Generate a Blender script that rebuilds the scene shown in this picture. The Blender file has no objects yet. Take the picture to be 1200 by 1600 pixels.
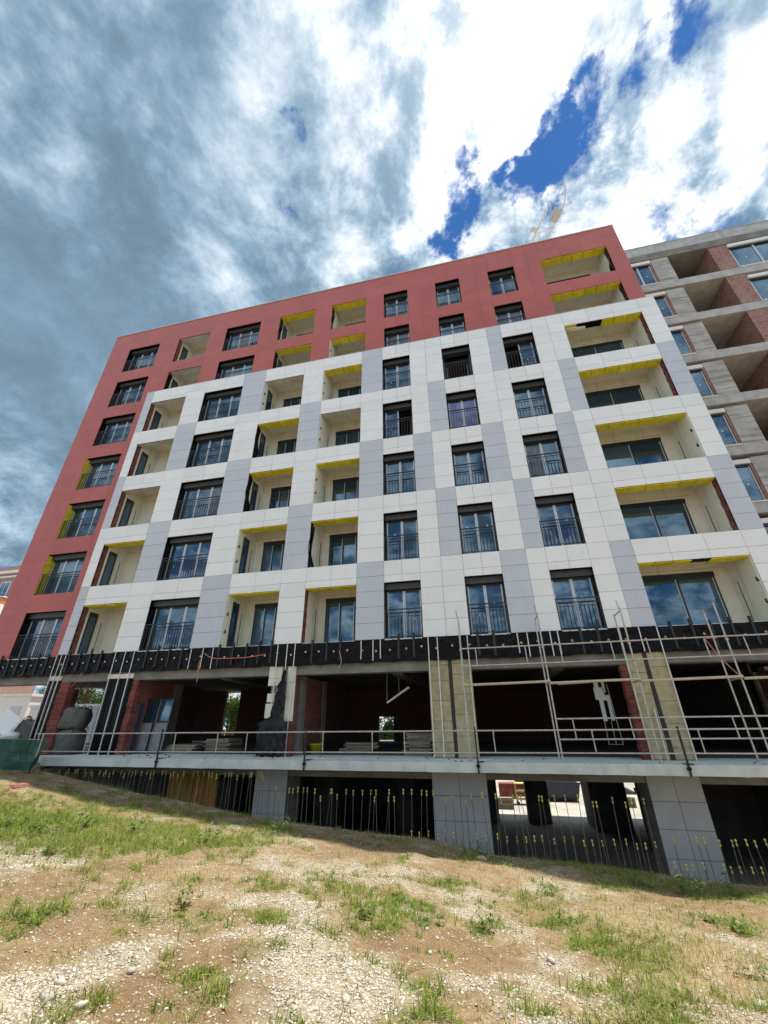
import bpy, math, random
import numpy as np
from mathutils import Vector, Matrix

random.seed(7); rng = np.random.default_rng(7)
R = math.radians
scene = bpy.context.scene
C = scene.collection

# ------------------------------------------------------------------ camera
F_PX, PITCH, ROLL, YAW = 636.458, .47648, -.00772, -.221745
CAM = Vector((0, -14.75, 1.0))
r0 = Vector((math.cos(YAW), -math.sin(YAW), 0)); f0 = Vector((math.sin(YAW), math.cos(YAW), 0))
fw = f0*math.cos(PITCH) + Vector((0, 0, math.sin(PITCH))); u0 = -f0*math.sin(PITCH) + Vector((0, 0, math.cos(PITCH)))
rt = r0*math.cos(ROLL) + u0*math.sin(ROLL); up = -r0*math.sin(ROLL) + u0*math.cos(ROLL)
cd = bpy.data.cameras.new('camera'); cam = bpy.data.objects.new('camera', cd); C.objects.link(cam)
cd.sensor_fit = 'VERTICAL'; cd.sensor_height = 24; cd.sensor_width = 18; cd.lens = 24*F_PX/1600
cd.clip_start = .05; cd.clip_end = 2000
m = Matrix((rt, up, -fw)).transposed().to_4x4(); m.translation = CAM; cam.matrix_world = m
scene.camera = cam
def direction(px, py):
    return (fw + rt*((px-600)/F_PX) - up*((py-800)/F_PX)).normalized()

# ------------------------------------------------------------------ light
SUN_EL, SUN_AZ = R(75), R(52)
SUN = Vector((math.cos(SUN_EL)*math.sin(SUN_AZ), math.cos(SUN_EL)*math.cos(SUN_AZ), math.sin(SUN_EL)))
sd = bpy.data.lights.new('sun', 'SUN'); sd.energy = 3.7; sd.angle = R(.6); sd.color = (1, .94, .84)
so = bpy.data.objects.new('sun', sd); C.objects.link(so); so.rotation_euler = (-SUN).to_track_quat('-Z', 'Y').to_euler()
so.location = (20, 20, 60)
scene.view_settings.view_transform = 'Standard'; scene.view_settings.look = 'None'
scene.view_settings.exposure = 1.12; scene.view_settings.gamma = 1
scene.render.engine = 'CYCLES'
scene.cycles.max_bounces = 7; scene.cycles.diffuse_bounces = 3; scene.cycles.glossy_bounces = 3

class NT:
    """tiny node-graph helper"""
    def __init__(s, tree): s.t = tree; s.t.nodes.clear()
    def n(s, typ, **kw):
        nd = s.t.nodes.new(typ)
        for k, v in kw.items(): setattr(nd, k, v)
        return nd
    def put(s, sock, v):
        if hasattr(v, 'is_output'): s.t.links.new(v, sock)
        elif v is not None: sock.default_value = v
    def math(s, op, a, b=None, c=None, clamp=False):
        nd = s.n('ShaderNodeMath', operation=op, use_clamp=clamp)
        for i, v in enumerate((a, b, c)): s.put(nd.inputs[i], v)
        return nd.outputs[0]
    def vmath(s, op, a, b=None, out=0):
        nd = s.n('ShaderNodeVectorMath', operation=op)
        s.put(nd.inputs[0], a); s.put(nd.inputs[1], b)
        return nd.outputs['Value' if op == 'DOT_PRODUCT' else 0]
    def mix(s, f, a, b, typ='RGBA', blend='MIX'):
        nd = s.n('ShaderNodeMix', data_type=typ, blend_type=blend) if typ == 'RGBA' else s.n('ShaderNodeMix', data_type=typ)
        i = {'RGBA': (6, 7, 2), 'FLOAT': (2, 3, 0)}[typ]
        s.put(nd.inputs[0], f); s.put(nd.inputs[i[0]], col4(a)); s.put(nd.inputs[i[1]], col4(b))
        return nd.outputs[i[2]]
    def noise(s, vec, scale, detail=4, rough=.5, dist=0, col=False):
        nd = s.n('ShaderNodeTexNoise'); s.put(nd.inputs['Vector'], vec)
        nd.inputs['Scale'].default_value = scale; nd.inputs['Detail'].default_value = detail
        nd.inputs['Roughness'].default_value = rough; nd.inputs['Distortion'].default_value = dist
        return nd.outputs['Color' if col else 'Fac']
    def step(s, v, lo, hi, a=0., b=1.):
        nd = s.n('ShaderNodeMapRange', interpolation_type='SMOOTHSTEP'); nd.clamp = True
        for i, q in enumerate((v, lo, hi, a, b)): s.put(nd.inputs[i], q)
        return nd.outputs[0]
def col4(v):
    if isinstance(v, (tuple, list)) and len(v) == 3: return (*v, 1)
    return v

# ------------------------------------------------------------------ sky
world = bpy.data.worlds.new('World'); scene.world = world; world.use_nodes = True
g = NT(world.node_tree)
d = g.vmath('NORMALIZE', g.n('ShaderNodeTexCoord').outputs['Generated'])
sx = g.n('ShaderNodeSeparateXYZ'); g.put(sx.inputs[0], d)
zc = g.math('ADD', g.math('MAXIMUM', sx.outputs[2], 0.), .42)
cb = g.n('ShaderNodeCombineXYZ'); g.put(cb.inputs[0], g.math('DIVIDE', sx.outputs[0], zc)); g.put(cb.inputs[1], g.math('DIVIDE', sx.outputs[1], zc))
p = cb.outputs[0]
def sub_half(c, k): return g.vmath('MULTIPLY', g.vmath('SUBTRACT', c, (.5, .5, .5)), (k, k, k))
ps = g.vmath('MULTIPLY', p, (1., .92, 1.))
w1 = sub_half(g.noise(ps, 3.5, 2, col=True), .09)
pw = g.vmath('ADD', ps, w1)
def clouds(v): return g.noise(v, 6.0, 10, .63, .0)
n0 = clouds(pw); n_s = clouds(g.vmath('ADD', pw, (SUN.x*.16+.012, SUN.y*.16, 0)))
n_big = g.noise(g.vmath('ADD', p, (3.1, 7.7, 0)), .9, 2, .5)
dw = g.vmath('NORMALIZE', g.vmath('ADD', d, sub_half(g.noise(d, 9, 6, .65, col=True), .22)))
def lobe(px, py, deg, inner=.1, src=None):
    return g.step(g.vmath('DOT_PRODUCT', src or dw, tuple(direction(px, py))), math.cos(R(deg)), math.cos(R(deg*inner)))
base_d = g.math('ADD', g.math('MULTIPLY', g.math('SUBTRACT', n0, .5), 5.5), g.math('ADD', g.math('MULTIPLY', g.math('SUBTRACT', n_big, .5), .5), .42))
# breaks of blue between the cloud banks, the thick bank to the left, the veil before the sun
for px, py, dg, w_ in ((845, 240, 3.6, .6), (900, 175, 3., .5), (815, 285, 3.4, .65), (708, 300, 3.6, .75), (690, 375, 3.6, .75), (880, 335, 3, .6), (1075, 20, 3.4, .6), (750, 20, 3.2, .7), (390, 110, 4, .75), (440, 205, 4, .75), (520, 60, 3, .6), (445, 330, 3, .6), (1000, 110, 3, .5), (1010, 340, 3, .3)):
    base_d = g.math('SUBTRACT', base_d, g.math('MULTIPLY', lobe(px, py, dg), w_))
for px, py, dg, w_ in ((110, 300, 44, .8), (840, 30, 11, .6)):
    base_d = g.math('ADD', base_d, g.math('MULTIPLY', lobe(px, py, dg, 0), w_))
cover = g.step(base_d, -.40, .30)
thick = g.step(base_d, .25, 2.2)
relief = g.math('MULTIPLY', g.math('SUBTRACT', n0, n_s), 3.8)
sund = g.math('MAXIMUM', g.vmath('DOT_PRODUCT', d, tuple(SUN)), 0.)
near = g.math('POWER', sund, 6.); glow = g.math('POWER', sund, 22.)
bank = g.math('ADD', g.math('MULTIPLY', lobe(130, 330, 42, .0), .17), g.math('ADD', g.math('MULTIPLY', lobe(60, 60, 32, .0), .04), g.math('MULTIPLY', lobe(20, 700, 30, .0), .13)))
lum = g.math('ADD', g.math('SUBTRACT', g.math('SUBTRACT', .60, g.math('MULTIPLY', thick, .16)), bank), g.math('MULTIPLY', relief, g.math('SUBTRACT', 1., g.math('MULTIPLY', bank, 2.7))))
lum = g.math('ADD', .2, g.math('MULTIPLY', g.math('SMOOTH_MAX', g.math('SUBTRACT', lum, .2), 0., .3), 1.))
lum = g.math('ADD', lum, g.math('ADD', g.math('MULTIPLY', near, .10), g.math('MULTIPLY', glow, .32)))
tint = g.mix(g.step(lum, .2, .9), (.57, .89, 1.20), (.95, 1., 1.05))
cc = g.n('ShaderNodeCombineXYZ')
for i in range(3): g.put(cc.inputs[i], g.math('MULTIPLY', lum, 6.3))
cloud = g.vmath('MULTIPLY', tint, cc.outputs[0])
sky = g.n('ShaderNodeTexSky', sky_type='NISHITA'); sky.sun_disc = False
sky.sun_elevation = SUN_EL; sky.sun_rotation = SUN_AZ; sky.altitude = 1500; sky.air_density = 1.; sky.dust_density = .1; sky.ozone_density = 5.
blue = g.vmath('MULTIPLY', sky.outputs[0], (.27, .50, .68))
final = g.mix(cover, blue, cloud)
bg = g.n('ShaderNodeBackground'); g.put(bg.inputs[0], final); bg.inputs[1].default_value = .1
wo = g.n('ShaderNodeOutputWorld'); g.t.links.new(bg.outputs[0], wo.inputs[0])

# ------------------------------------------------------------------ materials
MATS = {}
def mat(name, a, b=None, rough=.7, scale=6., detail=5, bump=0., bscale=None, metal=0., spec=None, vary=0., coords='Object', stretch=None, extra=None, lo=.35, hi=.65):
    if name in MATS: return MATS[name]
    mt = bpy.data.materials.new(name); mt.use_nodes = True; q = NT(mt.node_tree)
    bs = q.n('ShaderNodeBsdfPrincipled'); out = q.n('ShaderNodeOutputMaterial'); q.t.links.new(bs.outputs[0], out.inputs[0])
    tc = q.n('ShaderNodeTexCoord').outputs[coords] if coords != 'World' else q.n('ShaderNodeNewGeometry').outputs['Position']
    if stretch: tc = q.vmath('MULTIPLY', tc, stretch)
    oi = q.n('ShaderNodeObjectInfo')
    if coords == 'Object':
        ad = q.n('ShaderNodeVectorMath', operation='ADD'); q.put(ad.inputs[0], tc); q.put(ad.inputs[1], oi.outputs['Location']); tc = ad.outputs[0]
    c = col4(a)
    if b is not None:
        f = q.step(q.noise(tc, scale, detail, .6), lo, hi); c = q.mix(f, a, b)
    if extra: c = extra(q, tc, c)
    if vary:
        hv = q.n('ShaderNodeHueSaturation'); q.put(hv.inputs['Color'], c)
        q.put(hv.inputs['Value'], q.math('ADD', 1-vary/2, q.math('MULTIPLY', oi.outputs['Random'], vary))); c = hv.outputs[0]
    q.put(bs.inputs['Base Color'], c); bs.inputs['Roughness'].default_value = rough; bs.inputs['Metallic'].default_value = metal
    if spec is not None: bs.inputs['Specular IOR Level'].default_value = spec
    if bump:
        bp = q.n('ShaderNodeBump'); bp.inputs['Strength'].default_value = bump; bp.inputs['Distance'].default_value = .02
        q.put(bp.inputs['Height'], q.noise(tc, bscale or scale*3, 6, .6)); q.t.links.new(bp.outputs[0], bs.inputs['Normal'])
    MATS[name] = mt; return mt
def streaks(amount, colr, sc=(5, 5, .35), thr=(.55, .8)):
    def fn(q, tc, c):
        f = q.step(q.noise(q.vmath('MULTIPLY', tc, sc), 1., 5, .6), *thr)
        return q.mix(q.math('MULTIPLY', f, amount), c, colr)
    return fn
M_white = mat('white_panel', (.80, .815, .825), (.84, .85, .86), .38, 1.5, 4, vary=.07, bump=.02, bscale=1.2, extra=streaks(.2, (.58, .585, .58)))
M_grey = mat('grey_panel', (.53, .56, .625), (.56, .59, .655), .38, 1.5, 4, vary=.05, bump=.02, bscale=1.2, extra=streaks(.2, (.33, .34, .38)))
M_red = mat('red_panel', (.42, .092, .074), (.46, .104, .084), .36, 1.2, 4, vary=.07, extra=streaks(.15, (.31, .095, .09)))
M_coping = mat('metal_coping', (.55, .54, .52), (.62, .61, .6), .35, 4, metal=.3)
M_memb = mat('black_membrane', (.003, .0033, .0045), (.006, .0065, .009), .22, 5, 6, bump=.7, bscale=5, spec=.13)
M_anth = mat('anthracite_metal', (.018, .021, .025), (.024, .027, .032), .4, 8, vary=.2)
M_shutter = mat('shutter_box_metal', (.035, .04, .045), (.05, .055, .06), .45, 8)
M_foil = mat('aluminium_foil_strip', (.50, .54, .58), (.60, .63, .66), .35, 10, metal=.2)
M_alu = mat('aluminium_profile', (.62, .62, .60), (.72, .71, .68), .38, 12, metal=.35, extra=streaks(.3, (.4, .38, .35)))
M_cream = mat('cream_insulation', (.74, .72, .60), (.80, .78, .67), .85, 2.5, 5, bump=.12, bscale=10, extra=streaks(.25, (.45, .41, .30)))
M_yellow = mat('yellow_insulation', (.58, .50, .015), (.70, .62, .03), .8, 4, 5, bump=.2, bscale=14, vary=.2)
M_conc = mat('concrete', (.38, .385, .37), (.50, .50, .48), .85, 2.2, 7, bump=.25, bscale=9, extra=streaks(.45, (.22, .215, .195), (3, 3, .5)))
M_conc_d = mat('formed_concrete', (.17, .165, .148), (.25, .24, .215), .88, 1.7, 7, bump=.3, bscale=8, extra=streaks(.45, (.12, .115, .105), (.6, .6, 7), (.5, .7)))
M_slab = mat('terrace_concrete', (.52, .565, .55), (.63, .67, .65), .85, 1.6, 8, bump=.25, bscale=10, extra=streaks(.4, (.24, .25, .24), (3.5, 3.5, 1.2)))
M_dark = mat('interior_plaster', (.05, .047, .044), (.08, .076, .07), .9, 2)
M_inner = mat('shaded_concrete', (.06, .057, .053), (.10, .095, .088), .92, 2, 6)  # near-black: the shade of the deep bays is put into the concrete colour
M_wool = mat('mineral_wool', (.36, .32, .19), (.47, .42, .26), .95, 5, 7, bump=.5, bscale=16, vary=.12, extra=streaks(.45, (.25, .21, .12), (2, 2, 3), (.5, .75)))
M_brick = mat('clay_block', (.15, .042, .034), (.24, .072, .055), .9, 9, 6, bump=.5, bscale=22, vary=.45, extra=streaks(.4, (.28, .18, .15), (6, 6, 6), (.6, .8)))
M_mortar = mat('mortar', (.22, .16, .13), (.28, .22, .18), .95, 8, bump=.4)
M_steel = mat('rebar_steel', (.14, .10, .08), (.24, .20, .17), .65, 20, metal=.35, vary=.5)
M_cap = mat('yellow_plastic_cap', (.50, .44, .09), (.62, .55, .16), .5, 20, vary=.5)
M_dsteel = mat('dark_painted_steel', (.012, .013, .014), (.02, .02, .021), .5, 10)
M_tube = mat('galvanised_tube', (.42, .41, .38), (.55, .53, .49), .42, 9, metal=.5, extra=streaks(.5, (.28, .2, .13), (7, 7, 7), (.6, .75)))
M_tan = mat('tan_steel_tube', (.45, .38, .27), (.54, .46, .33), .5, 9, extra=streaks(.5, (.25, .16, .1), (7, 7, 7), (.6, .75)))
M_orange = mat('orange_foam', (.55, .24, .09), (.70, .38, .18), .8, 30, vary=.5)
M_pale = mat('pale_foam', (.55, .5, .42), (.66, .6, .52), .8, 30, vary=.3)
M_hose = mat('orange_conduit', (.62, .16, .10), (.70, .22, .14), .5, 12)
M_tarp = mat('black_tarpaulin', (.005, .007, .009), (.012, .016, .02), .36, 3, 6, bump=.8, bscale=5, spec=.3)
def net_mat():
    mt = bpy.data.materials.new('woven_green_net'); mt.use_nodes = True; q = NT(mt.node_tree); pos = q.n('ShaderNodeNewGeometry').outputs['Position']
    bs = q.n('ShaderNodeBsdfPrincipled'); q.put(bs.inputs['Base Color'], q.mix(q.noise(pos, 4, 5), (.010, .075, .055), (.03, .14, .10))); bs.inputs['Roughness'].default_value = .7
    tr = q.n('ShaderNodeBsdfTransparent'); s_ = q.n('ShaderNodeSeparateXYZ'); q.put(s_.inputs[0], pos)
    hole = q.math('MULTIPLY', q.math('GREATER_THAN', q.math('FRACT', q.math('MULTIPLY', s_.outputs[0], 55.)), .55), q.math('GREATER_THAN', q.math('FRACT', q.math('MULTIPLY', s_.outputs[2], 55.)), .55))
    mx = q.n('ShaderNodeMixShader'); q.put(mx.inputs[0], hole); q.t.links.new(bs.outputs[0], mx.inputs[1]); q.t.links.new(tr.outputs[0], mx.inputs[2])
    out = q.n('ShaderNodeOutputMaterial'); q.t.links.new(mx.outputs[0], out.inputs[0]); return mt
M_net = net_mat()
M_bag = mat('grey_bulk_bag', (.10, .095, .085), (.15, .142, .128), .85, 4, 5, bump=.5, bscale=9)
M_wood = mat('board_wood', (.24, .20, .155), (.34, .29, .23), .85, 5, 6, stretch=(1, 6, 6), bump=.3, vary=.35)
M_ply = mat('yellow_formwork_ply', (.42, .22, .035), (.52, .29, .06), .6, 3, 6, extra=streaks(.4, (.25, .13, .03), (3, 3, 3)))
M_whitepaint = mat('white_paint', (.74, .75, .74), (.8, .8, .79), .4, 3, extra=streaks(.25, (.55, .55, .52)))
M_tub = mat('yellow_green_plastic', (.40, .42, .02), (.48, .5, .04), .5, 6)
M_blue = mat('dark_blue_paint', (.02, .03, .06), (.03, .045, .08), .5, 5)
M_rub = mat('dark_rubber', (.02, .02, .02), (.03, .03, .03), .8, 5)
M_bark = mat('bark', (.07, .05, .035), (.12, .09, .06), .95, 12, bump=.6)
M_pipe = mat('pvc_pipe', (.6, .6, .57), (.68, .68, .65), .4, 6)
M_black = mat('black_gap', (.008, .008, .008), None, .9)

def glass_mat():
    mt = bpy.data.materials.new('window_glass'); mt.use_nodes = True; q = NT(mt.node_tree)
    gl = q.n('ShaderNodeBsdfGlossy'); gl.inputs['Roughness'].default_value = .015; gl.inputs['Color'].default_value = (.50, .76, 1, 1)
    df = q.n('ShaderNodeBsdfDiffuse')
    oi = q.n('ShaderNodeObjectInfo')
    q.put(df.inputs['Color'], q.mix(oi.outputs['Random'], (.012, .026, .042), (.050, .082, .112)))  # blue of the reflected sky is put into this diffuse base
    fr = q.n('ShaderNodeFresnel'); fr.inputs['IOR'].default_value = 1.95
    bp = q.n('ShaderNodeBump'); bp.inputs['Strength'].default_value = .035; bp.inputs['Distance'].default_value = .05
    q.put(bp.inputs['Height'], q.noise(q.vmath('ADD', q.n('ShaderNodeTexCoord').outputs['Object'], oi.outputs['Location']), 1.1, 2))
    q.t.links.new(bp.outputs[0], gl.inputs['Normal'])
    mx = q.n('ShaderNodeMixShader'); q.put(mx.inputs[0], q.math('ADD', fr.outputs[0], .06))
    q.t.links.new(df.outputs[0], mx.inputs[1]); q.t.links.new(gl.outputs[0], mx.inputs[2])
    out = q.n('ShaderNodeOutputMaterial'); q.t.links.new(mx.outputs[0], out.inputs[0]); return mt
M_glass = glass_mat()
M_glass_pale = mat('film_and_cloud_glass', (.10, .13, .17), (.17, .20, .25), .12, 2.5, 3, vary=.4)  # pale panes: protective film, plus cloud reflection put into the base colour
M_glass_violet = mat('violet_reflection_glass', (.13, .17, .40), (.26, .29, .48), .2, 2.0, 3)  # violet-blue reflection of one window put into the pane colour
def brickwall_mat(name, c1, c2, mort, sc=1.):
    mt = bpy.data.materials.new(name); mt.use_nodes = True; q = NT(mt.node_tree)
    bs = q.n('ShaderNodeBsdfPrincipled'); out = q.n('ShaderNodeOutputMaterial'); q.t.links.new(bs.outputs[0], out.inputs[0])
    pos = q.n('ShaderNodeNewGeometry').outputs['Position']; s = q.n('ShaderNodeSeparateXYZ'); q.put(s.inputs[0], pos)
    cv = q.n('ShaderNodeCombineXYZ'); q.put(cv.inputs[0], q.math('ADD', s.outputs[0], s.outputs[1])); q.put(cv.inputs[1], s.outputs[2])
    bt = q.n('ShaderNodeTexBrick'); q.put(bt.inputs['Vector'], cv.outputs[0])
    bt.inputs['Color1'].default_value = (*c1, 1); bt.inputs['Color2'].default_value = (*c2, 1); bt.inputs['Mortar'].default_value = (*mort, 1)
    bt.inputs['Scale'].default_value = 1; bt.inputs['Brick Width'].default_value = .26*sc; bt.inputs['Row Height'].default_value = .2*sc; bt.inputs['Mortar Size'].default_value = .012
    f = q.step(q.noise(pos, 3.0, 7, .7), .38, .66)
    c = q.mix(q.math('MULTIPLY', f, .55), bt.outputs[0], mort); q.put(bs.inputs['Base Color'], c); bs.inputs['Roughness'].default_value = .92
    bp = q.n('ShaderNodeBump'); bp.inputs['Strength'].default_value = .7; bp.inputs['Distance'].default_value = .02
    q.put(bp.inputs['Height'], q.math('ADD', q.math('MULTIPLY', bt.outputs['Fac'], -.6), q.noise(pos, 14, 5))); q.t.links.new(bp.outputs[0], bs.inputs['Normal'])
    return mt
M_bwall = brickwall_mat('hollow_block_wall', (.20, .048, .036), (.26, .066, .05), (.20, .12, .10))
M_bdark = brickwall_mat('shaded_block_wall', (.07, .022, .018), (.09, .03, .022), (.07, .05, .045))  # darkened copy of the block wall, interior shade put into the colours
M_bwall2 = brickwall_mat('smeared_block_wall', (.26, .10, .078), (.35, .155, .12), (.38, .30, .27))
M_board = mat('board_marked_concrete', (.38, .38, .36), (.50, .50, .475), .88, 1.7, 7, bump=.4, bscale=8, extra=streaks(.65, (.19, .185, .165), (.5, .5, 9), (.47, .62)))
M_room = mat('room_plaster', (.22, .215, .21), (.27, .265, .26), .9, 1.5)

# ------------------------------------------------------------------ mesh helpers
class MB:
    def __init__(s): s.v = []; s.f = []; s.mi = []; s.smooth = False
    def add(s, v, f, mi=0):
        o = len(s.v); s.v += [tuple(q) for q in v]; s.f += [tuple(i+o for i in q) for q in f]; s.mi += [mi]*len(f); return s
    def box(s, x0, x1, y0, y1, z0, z1, mi=0):
        v = [(x, y, z) for z in (z0, z1) for y in (y0, y1) for x in (x0, x1)]
        return s.add(v, [(0, 2, 3, 1), (4, 5, 7, 6), (0, 1, 5, 4), (2, 6, 7, 3), (0, 4, 6, 2), (1, 3, 7, 5)], mi)
    def hexa(s, b, t, mi=0):     # bottom 4, top 4 (ccw)
        return s.add(list(b)+list(t), [(3, 2, 1, 0), (4, 5, 6, 7), (0, 1, 5, 4), (1, 2, 6, 5), (2, 3, 7, 6), (3, 0, 4, 7)], mi)
    def tube(s, a, b, r, n=8, r2=None, mi=0):
        a, b = Vector(a), Vector(b); r2 = r if r2 is None else r2; ax = (b-a).normalized()
        t = ax.cross((0, 0, 1)) if abs(ax.z) < .95 else ax.cross((1, 0, 0)); t.normalize(); w = ax.cross(t)
        v = []
        for c, rr in ((a, r), (b, r2)):
            for i in range(n):
                an = 2*math.pi*i/n; v.append(c+t*math.cos(an)*rr+w*math.sin(an)*rr)
        f = [(i, (i+1) % n, n+(i+1) % n, n+i) for i in range(n)] + [tuple(range(n-1, -1, -1)), tuple(range(n, 2*n))]
        return s.add(v, f, mi)
    def path(s, pts, r, n=6, mi=0):
        for a, b in zip(pts, pts[1:]): s.tube(a, b, r, n, mi=mi)
        return s
    def lathe(s, prof, c=(0, 0, 0), n=8, mi=0):
        v = [(c[0]+r*math.cos(2*math.pi*i/n), c[1]+r*math.sin(2*math.pi*i/n), c[2]+z) for r, z in prof for i in range(n)]
        f = [(k*n+i, k*n+(i+1) % n, (k+1)*n+(i+1) % n, (k+1)*n+i) for k in range(len(prof)-1) for i in range(n)]
        f += [tuple(range(n-1, -1, -1)), tuple((len(prof)-1)*n+i for i in range(n))]
        return s.add(v, f, mi)
    def mesh(s, name, mats):
        me = bpy.data.meshes.new(name); me.from_pydata(s.v, [], s.f)
        for q in (mats if isinstance(mats, (list, tuple)) else [mats]): me.materials.append(q)
        if any(s.mi): me.polygons.foreach_set('material_index', s.mi)
        if s.smooth: me.polygons.foreach_set('use_smooth', [True]*len(me.polygons))
        me.update(); return me
    def build(s, name, mats, parent=None, loc=(0, 0, 0)):
        return link(name, s.mesh(name, mats), parent, loc)
def link(name, me, parent=None, loc=(0, 0, 0)):
    o = bpy.data.objects.new(name, me); C.objects.link(o); o.location = loc
    if parent is not None: o.parent = parent
    return o
def tag(o, label, cat, group=None):
    o['label'] = label; o['category'] = cat
    if group: o['group'] = group
    return o
def empty(name, loc=(0, 0, 0), label=None, cat=None, group=None, rz=0):
    o = bpy.data.objects.new(name, None); C.objects.link(o); o.location = loc; o.rotation_euler.z = rz; o.empty_display_size = .2
    if label: tag(o, label, cat, group)
    return o
def struct(o): o['kind'] = 'structure'; return o
def stuff(o): o['kind'] = 'stuff'; return o
CACHE = {}
def bevel_box_mesh(key, w, d_, h, bv, mt):
    """box centred on x and z, front at y=0 going back d_, front edge chamfered by bv"""
    k = (key, round(w, 3), round(d_, 3), round(h, 3))
    if k not in CACHE:
        a, c = w/2, h/2; b_ = MB()
        v = [(-a, bv, -c), (a, bv, -c), (a, bv, c), (-a, bv, c), (-a+bv, 0, -c+bv), (a-bv, 0, -c+bv), (a-bv, 0, c-bv), (-a+bv, 0, c-bv), (-a, d_, -c), (a, d_, -c), (a, d_, c), (-a, d_, c)]
        f = [(4, 5, 6, 7), (0, 1, 5, 4), (1, 2, 6, 5), (2, 3, 7, 6), (3, 0, 4, 7), (8, 9, 1, 0), (9, 10, 2, 1), (10, 11, 3, 2), (11, 8, 0, 3), (11, 10, 9, 8)]
        CACHE[k] = b_.add(v, f).mesh(key, mt)
    return CACHE[k]

# ------------------------------------------------------------------ terrain
EX = [-60, -22, -15.5, -14.35, -12.1, -8.6, -6.6, -3.6, -1.8, -.2, 1.6, 4.6, 5.3, 12, 40]
EZ = [.1, -.05, -.25, -.34, -.64, -1.09, -1.33, -1.53, -1.62, -1.86, -1.94, -2.13, -2.16, -2.5, -3.0]
def vnoise(x, y, seed=0):
    xi, yi = np.floor(x).astype(int), np.floor(y).astype(int); xf, yf = x-xi, y-yi
    def h(a, b):
        n = (a*374761393 + b*668265263 + seed*974711) & 0xffffffff
        n = ((n ^ (n >> 13))*1274126177) & 0xffffffff
        return ((n ^ (n >> 16)) & 0xffff)/65535.
    u, w = xf*xf*(3-2*xf), yf*yf*(3-2*yf)
    return (h(xi, yi)*(1-u)+h(xi+1, yi)*u)*(1-w)+(h(xi, yi+1)*(1-u)+h(xi+1, yi+1)*u)*w
def fbm(x, y, seed=0, o=4):
    s = 0; a = .5; t = 0
    for i in range(o): s = s+a*vnoise(x*2**i, y*2**i, seed+i*17); t += a; a *= .5
    return s/t
def terr(x, y):
    x = np.asarray(x, float); y = np.asarray(y, float)
    ze = np.interp(x, EX, EZ); zc_ = -.6-.03*np.clip(x, -12, 12)
    t = np.clip((y+14.75)/12.75, -1, 1); z = zc_+(ze-zc_)*t
    fade = np.clip((-1.6-y)/1.5, .25, 1)
    z = z+fade*((fbm(x*.45, y*.45, 3, 3)-.5)*.30+(fbm(x*1.7, y*1.7, 9, 3)-.5)*.10)
    z = z-np.clip(y+2.0, 0, .9)*.25*(x > -15.2)
    return z+(fbm(x*6, y*6, 21, 2)-.5)*.03
def ground_at(px, py):
    dv = direction(px, py); t = 1.
    for _ in range(4000):
        q = CAM+dv*t
        if q.z < float(terr(q.x, q.y)): break
        t += .02
    return q
def spread(lst): return [(*(lambda q: (q.x, q.y))(ground_at(a, b)), r, w) for a, b, r, w in lst]
GRAVEL = spread([(60, 1342, .9, 1), (0, 1350, .8, 1), (430, 1315, .9, 1.1), (470, 1360, .7, 1), (480, 1410, .55, 1), (470, 1460, .5, 1), (500, 1520, .5, 1), (430, 1560, .45, .8), (520, 1580, .45, .9), (80, 1540, .45, 1.2), (20, 1570, .4, 1.1), (190, 1500, .45, .9), (290, 1470, .4, .8), (560, 1375, .7, .8), (640, 1360, .7, .8), (700, 1400, .6, .8), (740, 1430, .5, .7), (860, 1500, .5, 1.1), (800, 1530, .45, .9), (930, 1540, .5, 1), (760, 1490, .35, .7), (890, 1395, .6, .8), (980, 1430, .5, .8), (1130, 1470, .5, .8), (330, 1390, .7, .6), (150, 1400, .8, .5), (690, 1530, .4, .8), (600, 1540, .4, .7), (850, 1570, .4, .8), (1010, 1575, .4, .6)])
GREEN = spread([(50, 1290, 1.4, 1.9), (110, 1300, 1.2, 1.6), (20, 1270, 1.6, 1.4), (210, 1308, 1., 1.5), (270, 1310, .9, 1.3), (335, 1318, .7, 1.5), (210, 1265, .9, .5), (330, 1280, 1.2, .6), (430, 1298, .8, .9), (398, 1382, .3, 1), (455, 1390, .3, .8), (517, 1383, .38, 1.3), (575, 1428, .45, 1.1), (625, 1405, .4, .9), (650, 1435, .4, 1), (700, 1380, .45, .9), (755, 1450, .35, 1.2), (775, 1420, .35, .7), (855, 1392, .5, 1.1), (830, 1410, .4, .8), (885, 1440, .4, .9), (930, 1465, .45, 1), (985, 1480, .5, 1.1), (1030, 1495, .45, 1.1), (1110, 1435, .5, 1), (1165, 1455, .4, 1.1), (1050, 1575, .35, .9), (960, 1555, .3, .7), (1150, 1570, .4, .7), (220, 1440, .35, .7), (280, 1415, .35, 1), (400, 1500, .3, .5), (60, 1440, .4, .4), (330, 1530, .25, .5), (740, 1340, 1., .9), (900, 1352, 1., 1.), (1000, 1375, .9, 1.1), (1100, 1392, .8, 1.2), (1190, 1400, .7, 1.1), (580, 1312, .9, .6), (420, 1440, .3, .6), (120, 1590, .2, .5), (690, 1575, .25, .5), (900, 1585, .3, .5), (560, 1500, .2, .4)])
DRY = spread([(950, 1430, .6, 1), (1000, 1440, .6, 1), (1060, 1470, .6, 1), (1120, 1510, .5, 1), (1030, 1530, .5, 1), (1140, 1540, .5, 1), (960, 1360, .8, .9), (1080, 1540, .4, 1), (870, 1590, .5, .7), (980, 1590, .4, .8), (700, 1590, .4, .5), (470, 1320, .6, .5)])
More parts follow.
